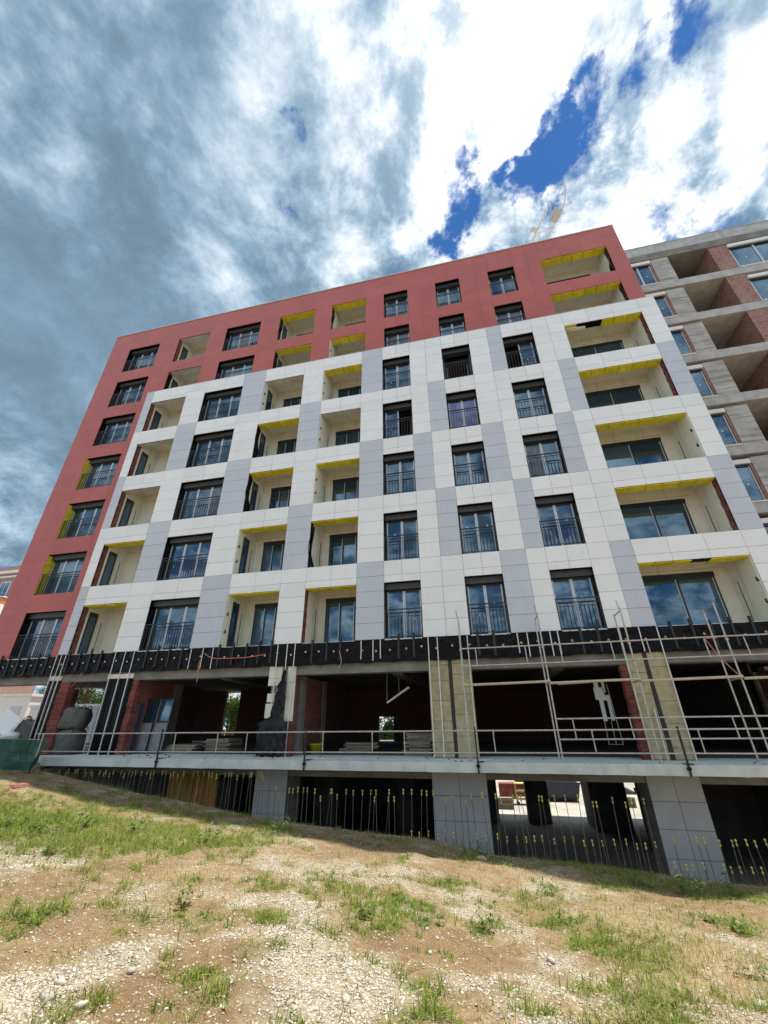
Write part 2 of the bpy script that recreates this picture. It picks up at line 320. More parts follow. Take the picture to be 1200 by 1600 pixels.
SOIL = spread([(110, 1420, .8, 1), (60, 1400, .8, 1), (340, 1490, .5, 1), (240, 1550, .5, 1), (620, 1468, .4, 1.2), (690, 1470, .35, 1), (745, 1500, .4, 1.2), (620, 1565, .35, 1), (180, 1360, .7, 1), (300, 1345, .7, .6), (130, 1270, .9, .8), (560, 1330, .8, .8), (720, 1358, .8, .9), (1150, 1418, .7, 1), (1020, 1405, .6, .9), (400, 1430, .4, .5), (380, 1560, .4, .7)])
def blobs(x, y, L):
    s = np.zeros_like(x)
    for a, b, r, w in L: s = s+w*np.exp(-((x-a)**2+(y-b)**2)/(r*r))
    return s
def masks(x, y):
    n1 = fbm(x*2.2, y*2.2, 31, 4); n2 = fbm(x*2.6, y*2.6, 47, 4); n3 = fbm(x*1.3, y*1.3, 77, 4)
    gr = np.clip((blobs(x, y, GRAVEL)*.66-.5*blobs(x, y, SOIL)+(n1-.5)*2.2+(fbm(x*6, y*6, 63, 2)-.5)*.9-.04)*1.2, 0, 1)
    ge = np.clip((blobs(x, y, GREEN)*.9+(n2-.5)*2.4+(fbm(x*7, y*7, 53, 3)-.5)*2.0-.22)*1.1, 0, 1)
    dr = np.clip((blobs(x, y, DRY)*.8+(n3-.5)*1.6-.12)*1.4, 0, 1)
    so_ = np.clip((blobs(x, y, SOIL)*.8+(fbm(x*1.1, y*1.1, 5, 4)-.5)*1.5)*1.3, 0, 1)
    return gr, ge, dr, so_
def grid_mesh(name, xs, ys, mt, attr=True):
    X, Y = np.meshgrid(xs, ys); x, y = X.ravel(), Y.ravel(); z = terr(x, y)
    nx, ny = len(xs), len(ys)
    # skirt down along the border is made by pushing the border vertices
    i = np.arange(nx*ny).reshape(ny, nx)
    fc = np.stack([i[:-1, :-1], i[:-1, 1:], i[1:, 1:], i[1:, :-1]], -1).reshape(-1, 4)
    me = bpy.data.meshes.new(name); me.vertices.add(nx*ny); me.vertices.foreach_set('co', np.stack([x, y, z], 1).ravel())
    me.loops.add(fc.size); me.loops.foreach_set('vertex_index', fc.ravel()); me.polygons.add(len(fc))
    me.polygons.foreach_set('loop_start', np.arange(0, fc.size, 4)); me.polygons.foreach_set('loop_total', np.full(len(fc), 4)); me.polygons.foreach_set('use_smooth', np.ones(len(fc), bool))
    me.update(); me.validate()
    if attr:
        gr, ge, dr, so_ = masks(x, y); a = me.attributes.new('cover', 'FLOAT_COLOR', 'POINT'); a.data.foreach_set('color', np.stack([gr, ge, dr, so_], 1).ravel())
    me.materials.append(mt); return me
def ground_mat():
    mt = bpy.data.materials.new('dirt_ground'); mt.use_nodes = True; q = NT(mt.node_tree)
    bs = q.n('ShaderNodeBsdfPrincipled'); out = q.n('ShaderNodeOutputMaterial'); q.t.links.new(bs.outputs[0], out.inputs[0])
    pos = q.n('ShaderNodeNewGeometry').outputs['Position']; at = q.n('ShaderNodeAttribute', attribute_name='cover'); s = q.n('ShaderNodeSeparateColor'); q.put(s.inputs[0], at.outputs['Color'])
    c = q.mix(q.step(q.noise(pos, 1.6, 8, .65), .35, .65), (.17, .11, .052), (.24, .168, .086))
    c = q.mix(q.step(q.noise(pos, 9, 6, .7), .4, .7), c, (.285, .215, .12))
    c = q.mix(q.math('MULTIPLY', q.step(q.noise(pos, 3.3, 9, .72), .46, .66), .55), c, (.12, .08, .045))
    c = q.mix(q.math('MULTIPLY', at.outputs['Alpha'], .65), c, q.mix(q.noise(pos, 6, 5), (.12, .072, .036), (.20, .13, .068)))
    c = q.mix(q.math('MULTIPLY', s.outputs[2], .6), c, (.32, .25, .125))
    gcol = q.mix(q.step(q.noise(pos, 34, 3, .6), .4, .6), (.36, .32, .25), (.58, .55, .48))
    c = q.mix(q.math('MULTIPLY', s.outputs[0], .42), c, gcol)
    c = q.mix(q.math('MULTIPLY', s.outputs[1], .55), c, q.mix(q.noise(pos, 20, 3), (.09, .11, .03), (.16, .17, .06)))
    vr = q.n('ShaderNodeTexVoronoi'); vr.inputs['Scale'].default_value = 38; q.put(vr.inputs['Vector'], pos)
    peb = q.step(vr.outputs['Distance'], .32, .2); sp = q.n('ShaderNodeSeparateColor'); q.put(sp.inputs[0], vr.outputs['Color'])
    pk = q.math('MULTIPLY', peb, q.step(sp.outputs[0], .55, .6)); c = q.mix(q.math('MULTIPLY', pk, .8), c, (.55, .5, .42))
    q.put(bs.inputs['Base Color'], c); bs.inputs['Roughness'].default_value = .97; bs.inputs['Specular IOR Level'].default_value = .15
    bp = q.n('ShaderNodeBump'); bp.inputs['Strength'].default_value = .9; bp.inputs['Distance'].default_value = .03
    q.put(bp.inputs['Height'], q.math('ADD', q.noise(pos, 16, 8, .7), q.math('MULTIPLY', pk, .5))); q.t.links.new(bp.outputs[0], bs.inputs['Normal'])
    return mt
M_ground = ground_mat()
xs = np.concatenate([np.linspace(-60, -18, 50)[:-1], np.linspace(-18, 9, 280), np.linspace(9, 45, 50)[1:]])
ys = np.concatenate([np.linspace(-60, -14, 40)[:-1], np.linspace(-14, -1.15, 190)])
struct(link('ground', grid_mesh('ground', xs, ys, M_ground)))
gl_ = grid_mesh('ground_beside_building', np.linspace(-60, -15.25, 70), np.linspace(-1.15, 60, 80), M_ground)
struct(link('ground_beside_building', gl_))
YF = -3.5
M_yard = mat('pale_yard_concrete', (.27, .255, .225), (.38, .36, .32), .9, .6, 8, bump=.2, bscale=6, coords='World')
struct(MB().box(-300, 400, -60, 500, YF-.6, YF).build('yard', M_yard))
struct(MB().box(-15.4, 45, -1.35, -1.16, YF+.01, -2.9).box(-15.42, -15.22, -1.12, 60, YF+.01, -.35).build('retaining_wall', M_conc))

# ------------------------------------------------------------------ apartment building
bld = empty('apartment_building', (-6.5, .5, 0), 'unfinished apartment block clad in white, grey and red panels behind the terrace', 'building')
bo = bld.location
def part(mb, name, mats, parent=None):
    """mb is in world coordinates; parent is the building or an object sitting at the building's origin"""
    o = mb.build(name, mats, parent or bld); o.location = -bo if (parent is None or parent is bld) else (0, 0, 0); return o
def pl(name, me, loc, parent=None):
    o = link(name, me, parent or bld); o.location = Vector(loc)-bo; return o
b = lambda k: 3.66+2.98*k
CR = 2.98/5
XL, XR = -22.65, 9.6
COLS = {'W0': (-21.05, -18.69), 'B1': (-17.22, -14.91), 'W1': (-13.70, -11.31), 'B2': (-9.98, -7.68), 'B3': (-6.56, -4.45), 'C1': (-3.35, -1.94), 'C2': (-.31, 1.06), 'C3': (2.66, 4.08), 'B4': (5.52, 8.87)}
PIL = [(-17.72, -17.22), (-14.91, -13.70), (-11.31, -9.98), (-7.68, -6.56), (-4.45, -3.35), (-1.94, -1.12), (-1.12, -.31), (1.06, 1.98), (1.98, 2.66), (4.08, 4.82), (4.82, 5.52), (8.87, 9.6)]
GREY = {0: (0, 2, 4), 1: (1, 3), 2: (0, 2, 4), 3: (1, 3), 4: (0, 2, 4), 5: (2,), 6: (1, 3), 7: (0, 2), 8: (1, 4), 9: (2,), 10: (0, 3), 11: (1, 3)}
GAP = .009
def panel(name, x0, x1, z0, z1, Y, mt, thick=.028):
    gp = GAP if mt is not M_red else .005
    me = bevel_box_mesh(name, x1-x0-gp, thick, z1-z0-gp, .003 if mt is not M_red else .001, mt)
    o = pl(name, me, ((x0+x1)/2, Y+random.uniform(-.0025, .0025), (z0+z1)/2))
    o.rotation_euler = (random.gauss(0, .0012), 0, random.gauss(0, .0012))
# white and grey panels on the projecting frame
for i, (x0, x1) in enumerate(PIL):
    for k in range(5):
        for r in range(5):
            gy = k in GREY[i]
            panel('grey_cladding_panel' if gy else 'white_cladding_panel', x0, x1, b(k)+r*CR, b(k)+(r+1)*CR, 0, M_grey if gy else M_white)
for c, (x0, x1) in COLS.items():
    if c == 'W0': continue
    n = 3 if c == 'B4' else 2
    for k in range(1, 6):
        for j in range(n):
            a, e = x0+(x1-x0)*j/n, x0+(x1-x0)*(j+1)/n
            panel('spandrel_panel', a, e, b(k)-CR, b(k), 0, M_white); panel('spandrel_panel', a, e, b(k)-.88, b(k)-CR, 0, M_white)
# red panels
RY = .5
ZT = 25.27
redcols = [(-21.05-.8, -21.05), (XL, -21.85), (-18.69, -17.70)]
for x0, x1 in redcols:
    z = 3.66
    while z < ZT-.05:
        panel('red_cladding_panel', x0, x1, z, min(z+CR*2, ZT), RY, M_red); z += CR*2
for i, (x0, x1) in enumerate(PIL):
    if i == 0: x0 = -17.70
    z = b(5)
    while z < ZT-.05:
        panel('red_cladding_panel', x0, x1, z, min(z+CR*2, ZT), RY, M_red); z += CR*2
for c, (x0, x1) in COLS.items():
    for k in range(1, 8):
        if c != 'W0' and k < 6: continue
        n = 3 if c == 'B4' else 2
        for j in range(n):
            a, e = x0+(x1-x0)*j/n, x0+(x1-x0)*(j+1)/n
            z0, z1 = b(k)-.88, (b(k) if k < 7 else ZT)
            if k == 7:
                panel('red_parapet_panel', a, e, z0, z0+.88, RY, M_red); panel('red_parapet_panel', a, e, z0+.88, z1, RY, M_red)
            else: panel('red_spandrel_panel', a, e, z0, z1, RY, M_red)
# structural wall behind the panels
w = MB()
def is_balc(c): return c[0] == 'B'
xs_p = [(-17.70, -17.22), (-14.91, -13.70), (-11.31, -9.98), (-7.68, -6.56), (-4.45, -3.35), (-1.94, -.31), (1.06, 2.66), (4.08, 5.52), (8.87, 9.6)]
for x0, x1 in xs_p:
    w.box(x0, x1, .034, .9, 2.93, b(5)-.02); w.box(x0, x1, RY+.034, 1.4, b(5)-.018, ZT-.03)
for x0, x1 in ((XL, -21.05), (-18.69, -17.702)): w.box(x0, x1, RY+.034, 1.4, 2.93, ZT-.03)
for c, (x0, x1) in COLS.items():
    for k in range(0, 8):
        red = c == 'W0' or k >= 6
        y0 = (RY if red else 0)+.036; y1 = y0+(.36 if is_balc(c) else .84)
        z0 = 2.94 if k == 0 else b(k)-.876
        z1 = b(k)-.004 if k < 7 else ZT-.032
        w.box(x0, x1, y0, y1, z0, z1)
part(w, 'structural_wall', M_memb)
part(MB().box(-17.72, 9.6, -.004, RY+.02, b(5)+.004, b(5)+.022), 'ledge_flashing', M_coping)
part(MB().box(XL-.03, XR+.03, RY-.04, RY+.9, ZT+.002, ZT+.05).box(XL-.03, XL+.02, RY-.03, RY+.03, ZT-.06, ZT), 'parapet_coping', M_coping)
part(MB().box(XL, XL+.2, RY+.04, 14, 2.93, ZT-.04), 'side_wall', M_red); part(MB().box(XR-.2, XR, 1.45, 14, 2.93, ZT-.04).box(XR-.004, XR+.02, RY+.02, 14, b(5), ZT-.04), 'side_wall', M_red)
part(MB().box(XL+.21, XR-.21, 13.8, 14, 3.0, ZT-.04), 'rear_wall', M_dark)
for k in range(0, 8):
    part(MB().box(XL+.21, XR-.21, 1.42, 13.79, b(k)-.30, b(k)-.02), 'floor_slab', M_room)
part(MB().box(XL+.22, XR-.22, 6, 6.2, 3.8, 24.2), 'partition_wall', M_room)

# ---- windows
def ring(mb, x0, x1, z0, z1, y0, y1, t, mi=0):
    mb.box(x0, x0+t, y0, y1, z0, z1, mi); mb.box(x1-t, x1, y0, y1, z0, z1, mi); mb.box(x0+t, x1-t, y0+.001, y1, z0, z0+t, mi); mb.box(x0+t, x1-t, y0+.001, y1, z1-t, z1, mi)
def window(c, k, opened=(), yellow=False):
    x0, x1 = COLS[c]; Y = RY if (c == 'W0' or k >= 5) else 0
    if k == 5 and c != 'W0': pass
    z0, z1 = b(k), b(k)+2.1; n = 3 if c[0] == 'W' else 2; W, H = x1-x0, z1-z0
    org = Vector((x0, Y, z0))
    key = ('win', c, Y)
    def m(nm, fn, mats):
        kk = ('winmesh', nm, round(W, 2), n)
        if kk not in CACHE:
            q = MB(); fn(q); CACHE[kk] = q.mesh(nm, mats)
        return CACHE[kk]
    fz = H-.23; ya, yb = .36, .44
    fr = link('window', m('window_frame', lambda q: ring(q, .004, W-.004, .004, fz, ya, yb, .055), M_anth), bld); fr.location = org-bo
    link('shutter_box', m('shutter_box', lambda q: (q.box(.002, W-.002, .20, .46, fz+.004, H-.004), q.box(.03, W-.03, .185, .205, fz-.012, fz+.006)), M_shutter), fr)
    if k == 0: link('sill', m('sill', lambda q: q.box(.03, W-.03, -.06, .35, -.045, -.006), M_foil), fr)
    iw = (W-.118)/n
    for j in range(n):
        a = .059+j*iw; op = j in opened
        def sash(q):
            hw = iw-.006
            q.box(0, .05, 0, .05, 0, fz-.118, 1); q.box(hw-.05, hw, 0, .05, 0, fz-.118, 1)
            q.box(.05, hw-.05, .004, .05, 0, .06, 0); q.box(.05, hw-.05, .004, .05, fz-.178, fz-.118, 0)
        s_ = link('sash', m('sash', sash, [M_anth, M_foil]), fr, (a+.003, ya-.012, .059))
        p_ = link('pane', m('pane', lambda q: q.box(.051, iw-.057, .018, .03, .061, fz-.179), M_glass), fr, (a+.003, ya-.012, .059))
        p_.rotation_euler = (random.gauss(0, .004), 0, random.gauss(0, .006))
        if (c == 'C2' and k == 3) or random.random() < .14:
            p_.material_slots[0].link = 'OBJECT'; p_.material_slots[0].material = M_glass_violet if (c == 'C2' and k == 3) else M_glass_pale
        if op:
            for q in (s_, p_):
                q.rotation_euler = (0, 0, R(78) if j == 0 else R(-78))
                if j == n-1: q.location = Vector((W-.06, ya+.05, .059)) - Matrix.Rotation(R(-78), 3, 'Z') @ Vector((iw-.006, 0, 0))
                else: q.location.y += .06
        elif random.random() < .75:
            sp = m('sticker', lambda q: q.lathe([(.03, 0), (.03, .003)], n=10), M_whitepaint)
            st = link('sticker', sp, fr, (a+iw*random.uniform(.35, .65), ya+.004, random.choice((.75, 1.15, 1.25)))); st.rotation_euler.x = R(90)
    def rail(q):
        y = .07
        q.box(.012, W-.012, y-.02, y+.02, 1.04, 1.08); q.box(.03, W-.03, y-.012, y+.012, .93, .95); q.box(.03, W-.03, y-.012, y+.012, .07, .095)
        for xx in (.012, W-.042): q.box(xx, xx+.03, y-.0195, y+.0195, .03, 1.039)
        nb = int(round(W/.125))
        for i in range(1, nb): q.box(W*i/nb-.009, W*i/nb+.009, y-.008, y+.008, .0955, .9295)
        for i in range(1, 3): q.box(W*i/3-.008, W*i/3+.008, y-.007, y+.007, .951, 1.039)
    link('railing', m('railing', rail, M_anth), fr)
    if yellow:
        for j in range(4):
            link('reveal_board', m('reveal_board', lambda q: q.box(.003, .035, .03, .34, .01, .50), M_yellow), fr, (0, 0, .04+.505*j))
for k in range(7):
    window('W0', k, yellow=k in (1, 2, 3)); window('W1', k)
    window('C1', k, (1,) if k == 3 else ()); window('C2', k, (0, 1) if k == 4 else ()); window('C3', k, (0,) if k == 4 else ())

# ---- balconies
NO_SOFFIT = {'B1': (2, 3, 4, 5, 6), 'B2': (4,), 'B3': (3,), 'B4': ()}
BRICK_REV = {'B1': (0, 1, 2, 3, 4, 5, 6), 'B2': (), 'B3': (0,), 'B4': (1, 3, 4)}
DARK_REV = {'B1': (), 'B2': (2, 3, 5, 6), 'B3': (1, 6), 'B4': (5, 6)}
def cached(nm, fn, mats, *kk):
    kk = (nm,)+kk
    if kk not in CACHE:
        q = MB(); fn(q); CACHE[kk] = q.mesh(nm, mats)
    return CACHE[kk]
def balcony(c, k):
    x0, x1 = COLS[c]; Y = RY if k >= 5 else 0; z0 = b(k); W, H, T = x1-x0, 2.1, .03
    left = c != 'B4'
    rev = 'brick' if k in BRICK_REV[c] else 'dark' if k in DARK_REV[c] else 'white'
    CH = 2.64; D = 1.5; s0 = .036 if rev == 'white' else .30
    la, ra = (s0, .30) if left else (.30, s0)
    def shell(q):
        q.box(0, T, la, D, 0, CH); q.box(W-T, W, ra, D, 0, CH)
        q.box(T, W-T, D-.03, D, 0, CH); q.box(T, W-T, .40, D-.03, CH-.03, CH)
        q.box(T, W-T, .03, D-.03, -.02, 0)
        q.box(T, W-T, .398, .42, H+.002, CH-.03)
    o = link('balcony', cached('balcony_lining', shell, M_cream, c, rev), bld); o.location = Vector((x0, Y, z0))-bo
    # grooves between the insulation boards
    def grooves(q):
        for xx in (W*.34, W*.68): q.box(xx-.006, xx+.006, D-.034, D-.0305, .01, CH-.031)
        q.box(T+.01, W-T-.01, D-.034, D-.0305, 2.18, 2.192)
        xs_ = T if left else W-T-.004
        q.box(xs_, xs_+.004, .9, .91, .01, CH-.031)
    link('board_joint', cached('board_joint', grooves, M_wool, c), o)
    if k not in NO_SOFFIT[c]:
        n = max(4, int(round(W/.56))); wd = (W-.01)/n
        for j in range(n):
            if c == 'B4' and k == 4 and j in (1, 2): continue
            if c == 'B4' and k == 0 and j == 3: continue
            sb = link('soffit_board', cached('soffit_board', lambda q: q.box(.011, wd-.011, .036, .43, -.035, -.001), M_yellow, round(wd, 3)), o, (.005+wd*j, random.uniform(-.004, .004), H+random.uniform(-.008, 0)))
            sb.rotation_euler = (random.gauss(0, .012), random.gauss(0, .012), 0)
    else:
        link('soffit_beam', cached('soffit_beam', lambda q: q.box(.006, W-.006, .05, .41, -.012, -.001), M_conc, c), o, (0, 0, H))
    if rev == 'brick':
        for j in range(13):
            xb = 0 if left else W-.028
            br = link('brick', cached('reveal_brick', lambda q: q.box(.001, .027, .005, .205, .004, .19), M_brick), o, (xb+random.uniform(-.004, .004), .06+(.02 if j % 2 else 0)+random.uniform(-.012, .012), .0+.2*j))
            if j > 9: br.scale.z = .99
    if rev == 'white':
        for zz in (.55, 1.25):
            if left: link('bracket', cached('wall_bracket', lambda q: (q.box(.03, .05, .06, .14, 0, .05), q.box(.05, .06, .10, .16, .01, .14), q.box(.031, .08, .08, .10, .02, .04)), M_dsteel), o, (0, 0, zz))
            else: link('bracket', cached('wall_bracket_r', lambda q: (q.box(-.05, -.03, .06, .14, 0, .05), q.box(-.06, -.05, .10, .16, .01, .14), q.box(-.08, -.031, .08, .10, .02, .04)), M_dsteel), o, (W, 0, zz))
    # doors
    def door(a, e, h, nn, nm='door'):
        def fr(q):
            ring(q, a, e, .02, h, D-.075, D-.032, .055); q.box(a-.03, e+.03, D-.06, D-.0315, h+.002, h+.16)
            for i in range(1, nn): q.box(a+(e-a)*i/nn-.035, a+(e-a)*i/nn+.035, D-.07, D-.034, .076, h-.056)
        link(nm, cached(nm, fr, M_anth, c), o)
        for i in range(nn):
            pa, pe = a+(e-a)*i/nn+(.056 if i == 0 else .036), a+(e-a)*(i+1)/nn-(.056 if i == nn-1 else .036)
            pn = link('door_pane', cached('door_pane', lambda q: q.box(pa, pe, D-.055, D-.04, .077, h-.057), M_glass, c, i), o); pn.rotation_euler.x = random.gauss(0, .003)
            link('door_stile', cached('door_stile', lambda q: q.box(pe-.028, pe-.002, D-.074, D-.056, .08, h-.06), M_foil, c, i), o)
    if c == 'B2': door(.48, 1.53, 1.86, 2)
    if c == 'B3': door(.36, 1.67, 1.88, 2)
    if c == 'B4': door(.42, 2.84, 1.9, 2)
    if c in ('B1', 'B2'):
        link('side_door', cached('side_door', lambda q: (q.box(.031, .06, .40, .46, .02, 1.9), q.box(.031, .06, .80, .86, .02, 1.9), q.box(.031, .06, .46, .80, 1.74, 1.9), q.box(.031, .06, .46, .80, .02, .08)), M_anth), o)
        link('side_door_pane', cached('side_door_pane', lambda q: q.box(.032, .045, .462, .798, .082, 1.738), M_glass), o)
    # hanging flex
    link('cable', cached('hanging_cable', lambda q: q.path([(W*.55, .8, CH-.03), (W*.555, .8, CH-.2), (W*.54, .81, CH-.38)], .006, 5), M_dsteel, c), o)
    link('conduit', cached('wall_conduit', lambda q: q.path([((T+.01) if left else (W-T-.01), 1.15, .05), ((T+.01) if left else (W-T-.01), 1.15, 1.55)], .012, 5), M_dsteel, c), o)
    if rev == 'dark' or (c == 'B1' and k == 5):
        # loose membrane flap curling off the reveal
        q = MB(); n = 10
        pts = [(.02+.10*math.sin(t/n*math.pi*2.2+k)*(t/n), .02-.09*math.sin(t/n*math.pi), 1.9*(1-t/n)+.06) for t in range(n+1)]
        for a_, e_ in zip(pts, pts[1:]):
            q.add([(a_[0], a_[1], a_[2]), (a_[0]+.03, a_[1]+.25, a_[2]), (e_[0]+.03, e_[1]+.25, e_[2]), (e_[0], e_[1], e_[2]), (a_[0]+.012, a_[1], a_[2]), (a_[0]+.042, a_[1]+.25, a_[2]), (e_[0]+.042, e_[1]+.25, e_[2]), (e_[0]+.012, e_[1], e_[2])], [(0, 1, 2, 3), (7, 6, 5, 4), (0, 3, 7, 4), (1, 5, 6, 2)])
        q.build('membrane_flap', M_memb, o, (0 if left else W-.1, .05, 0))
    return o
for c in ('B1', 'B2', 'B3', 'B4'):
    for k in range(7):
        o = balcony(c, k)
        if c == 'B4' and k == 4:
            q = MB(); q.hexa([(.1, .1, 2.0), (.9, .05, 1.86), (.92, .2, 1.86), (.1, .3, 2.0)], [(.1, .1, 2.03), (.9, .05, 1.89), (.92, .2, 1.89), (.1, .3, 2.03)]); q.build('hanging_board', M_cream, o)

# ---- band of membrane, brackets, foam washers and profiles under the lowest panels
part(MB().box(XL, -17.73, RY-.01, RY+.03, 2.90, 3.63).box(-17.70, 9.6, .01, .032, 2.90, 3.635), 'membrane_band', M_memb)
def wrinkle_band(x0, x1, Y):
    q = MB(); q.smooth = True; n = int((x1-x0)/.035); m_ = 16
    X, Z = np.meshgrid(np.linspace(x0, x1, n+1), np.linspace(2.86, 3.625, m_+1))
    yy = Y-.045+.09*(np.abs(fbm(X*4+Z*3, Z*4-X*2, 61, 3)-.5)*2-.3)
    q.v = list(zip(X.ravel(), yy.ravel(), (Z+.03*np.where(Z < 2.9, fbm(X*3, Z*0, 8, 3)-.5, 0)*2).ravel()))
    for j in range(m_):
        for i in range(n): a = j*(n+1)+i; q.f.append((a, a+1, a+n+2, a+n+1))
    q.mi = [0]*len(q.f); part(q, 'membrane_sheet', M_memb)
wrinkle_band(XL+.01, -17.74, RY); wrinkle_band(-17.69, 9.59, 0.)
me_br = MB().box(-.03, .03, -.04, .0, -.42, .42).box(-.045, .045, -.004, .01, -.41, .41).mesh('profile_bracket', M_dsteel)
me_dot = MB().lathe([(.028, 0), (.042, .008), (.03, .025), (.0, .03)], n=8).mesh('foam_washer', M_orange)
me_dot2 = MB().lathe([(.024, 0), (.036, .008), (.026, .025), (.0, .03)], n=8).mesh('foam_washer', M_pale)
def pil_at(x):
    return any(a-.02 < x < e+.02 for a, e in xs_p)
x = XL+.3
while x < 9.5:
    Y = RY if x < -17.74 else 0
    if not pil_at(x): pl('profile_bracket', me_br, (x, Y-.06, 3.36+random.uniform(-.06, .06)))
    o = pl('foam_washer', me_dot if x > -5 else me_dot2, (x+.27, Y-.065, 3.29+random.uniform(-.05, .06))); o.rotation_euler.x = R(90)
    x += .55+random.uniform(-.05, .05)
def profile(x, z0, z1, Y=-.06):
    me = cached('aluminium_profile', lambda q: (q.box(-.016, .016, -.02, -.015, 0, 1), q.box(-.003, .003, -.015, .03, 0, 1)), M_alu)
    o = pl('aluminium_profile', me, (x, Y, z0)); o.scale.z = z1-z0; o.rotation_euler.y = random.gauss(0, .004)
for x in (-14.68, -14.22, -13.78, -7.45, -7.05, -6.76, -1.76, -1.46, -.44, 4.36, 5.46, -17.62, -17.38, -17.18): profile(x, .0 if x > -15 else .05, 3.64)
for x in (-11.15, -10.62, -10.17, -4.19, -3.75, -3.48, 1.24, 1.55, 2.28, 2.52, 4.95): profile(x, 2.9+random.uniform(-.05, .15), 3.64)
profile(4.75, .0, 1.3)

# ---- ground floor frame
part(MB().box(-15.3, 13, -1.28, 13.9, -.25, -.004), 'terrace_slab', M_slab)
part(MB().box(XL, -15.31, -.4, 13.9, -.55, -.03), 'ground_slab', M_slab)
# broken, uneven terrace edge
q = MB(); n = 230; xsn = np.linspace(-15.3, 13, n+1); jag = (fbm(xsn*3, xsn*0, 4, 4)-.5)
for i in range(n):
    za, zb_ = -.245-.03*abs(jag[i]), -.245-.03*abs(jag[i+1]); ya, yb = -1.305+.012*jag[i], -1.305+.012*jag[i+1]
    q.hexa([(xsn[i], ya, za), (xsn[i+1], yb, zb_), (xsn[i+1], -1.282, zb_), (xsn[i], -1.282, za)], [(xsn[i], ya, -.006), (xsn[i+1], yb, -.006), (xsn[i+1], -1.282, -.006), (xsn[i], -1.282, -.006)])
part(q, 'terrace_edge', M_slab)
part(MB().box(-17.7, XR, .06, .55, 2.56, 2.92).box(XL, -17.71, RY+.06, RY+.5, 2.56, 2.92), 'edge_beam', M_conc_d)
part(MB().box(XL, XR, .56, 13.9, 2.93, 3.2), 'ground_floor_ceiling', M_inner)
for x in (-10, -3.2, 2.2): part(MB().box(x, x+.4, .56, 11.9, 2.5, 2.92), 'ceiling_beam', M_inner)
# rear wall with two openings that show the trees
rw = MB()
xs_o = [(-22.65, -16.95, 0, 2.92), (-15.9, -6.45, 0, 2.92), (-16.95, -15.9, 0, .32), (-5.55, 13, 0, 2.92), (-6.45, -5.55, 1.30, 2.92)]
for a, e, z0, z1 in xs_o: rw.box(a, e, 12, 12.25, z0, z1)
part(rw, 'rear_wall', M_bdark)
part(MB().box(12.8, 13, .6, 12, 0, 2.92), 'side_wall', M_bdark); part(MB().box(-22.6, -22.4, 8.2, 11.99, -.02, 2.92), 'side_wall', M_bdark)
part(MB().box(-15.2, 12.7, 1.0, 11.9, -.003, .004), 'shaded_floor', M_inner)  # thin dark sheet on the slab, indoor shade put into its colour
# pillars at the facade
def pillar(x0, x1, y0=.06, y1=.62, mt=M_conc_d, z0=0): part(MB().box(x0, x1, y0, y1, z0, 2.555), 'concrete_pillar', mt)
pillar(-17.66, -17.16, .06, .5); pillar(-14.78, -13.66); pillar(-7.6, -6.9); pillar(-1.78, -.42); pillar(4.42, 5.46); pillar(10, 11)
pillar(-22.5, -21.9, RY+.06, 1.2, z0=-.03)
for x0, x1 in ((-17.7, -17.12), (-14.82, -13.62)):
    q = MB(); q.box(x0, x1, .02, .058, .0, 2.62); part(q, 'membrane_wrap', M_memb)
    part(MB().box(x0, x1, .0, .05, 2.63, 2.8), 'white_collar', M_cream)
# brick piers beside the wrapped pillars: single clay blocks
me_cb = MB().box(0, .248, 0, .24, 0, .188).mesh('clay_block', M_brick)
def blocks(x0, x1, y0, n=13, Y2=None):
    w_ = x1-x0
    for j in range(n):
        me = cached('brick', lambda q: q.box(0, w_, 0, .3, .004, .192), M_brick, round(w_, 2))
        o = pl('brick', me, (x0+random.uniform(-.01, .01), y0+random.uniform(-.015, .015), .197*j)); o.rotation_euler.z = random.gauss(0, .01)
blocks(-17.12, -16.62, .04); blocks(-13.62, -13.36, .05); blocks(-6.9+.02, -6.66, .06); blocks(4.18, 4.42, .06)
for v_ in ((-13.6, -13.4, .4, 2.3), (-6.85, -6.66, 1.0, 2.85), (9.8, 10, .62, 4)): part(MB().box(*v_, 0, 2.55), 'block_wall', M_bwall)
for v_ in ((-13.65, -13.35, 2.3, 2.8), (-6.92, -6.62, .62, 1.0), (-6.92, -6.62, 2.85, 3.25), (9.7, 10.05, 4, 4.5)): part(MB().box(*v_, 0, 2.55), 'inner_column', M_conc_d)
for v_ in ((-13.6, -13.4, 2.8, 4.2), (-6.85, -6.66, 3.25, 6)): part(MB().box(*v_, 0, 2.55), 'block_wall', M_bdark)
part(MB().box(-20.1, -19.7, 3.0, 3.4, -.03, 2.55), 'block_wall', M_bwall2)
# mineral-wool boards on two pillars, foam boards on a third
def boards(x0, x1, mt, zs, Y=.0, th=.058, skip=()):
    for j, (a, e) in enumerate(zip(zs, zs[1:])):
        if j in skip: continue
        me = bevel_box_mesh('insulation_board', x1-x0-.006, th, e-a-.008, .006, mt)
        o = pl('insulation_board', me, ((x0+x1)/2+random.uniform(-.006, .006), Y+random.uniform(-.006, .006), (a+e)/2)); o.rotation_euler = (random.gauss(0, .006), random.gauss(0, .004), random.gauss(0, .008))
zz = [0.01, .42, 1.02, 1.62, 2.22, 2.72, 2.9]
boards(-1.82, -1.14, M_wool, zz); boards(-1.03, -.38, M_wool, [0.01, .6, 1.2, 1.8, 2.4, 2.75, 2.92])
boards(4.40, 4.86, M_wool, [0.01, .5, 1.1, 1.7, 2.3, 2.88]); boards(4.97, 5.5, M_wool, [0.01, .3, .9, 1.5, 2.1, 2.45, 2.92])
for x in (-1.13, 4.87): part(MB().box(x, x+.09, -.02, .05, 0, 3.3), 'black_joint_strip', M_dsteel)
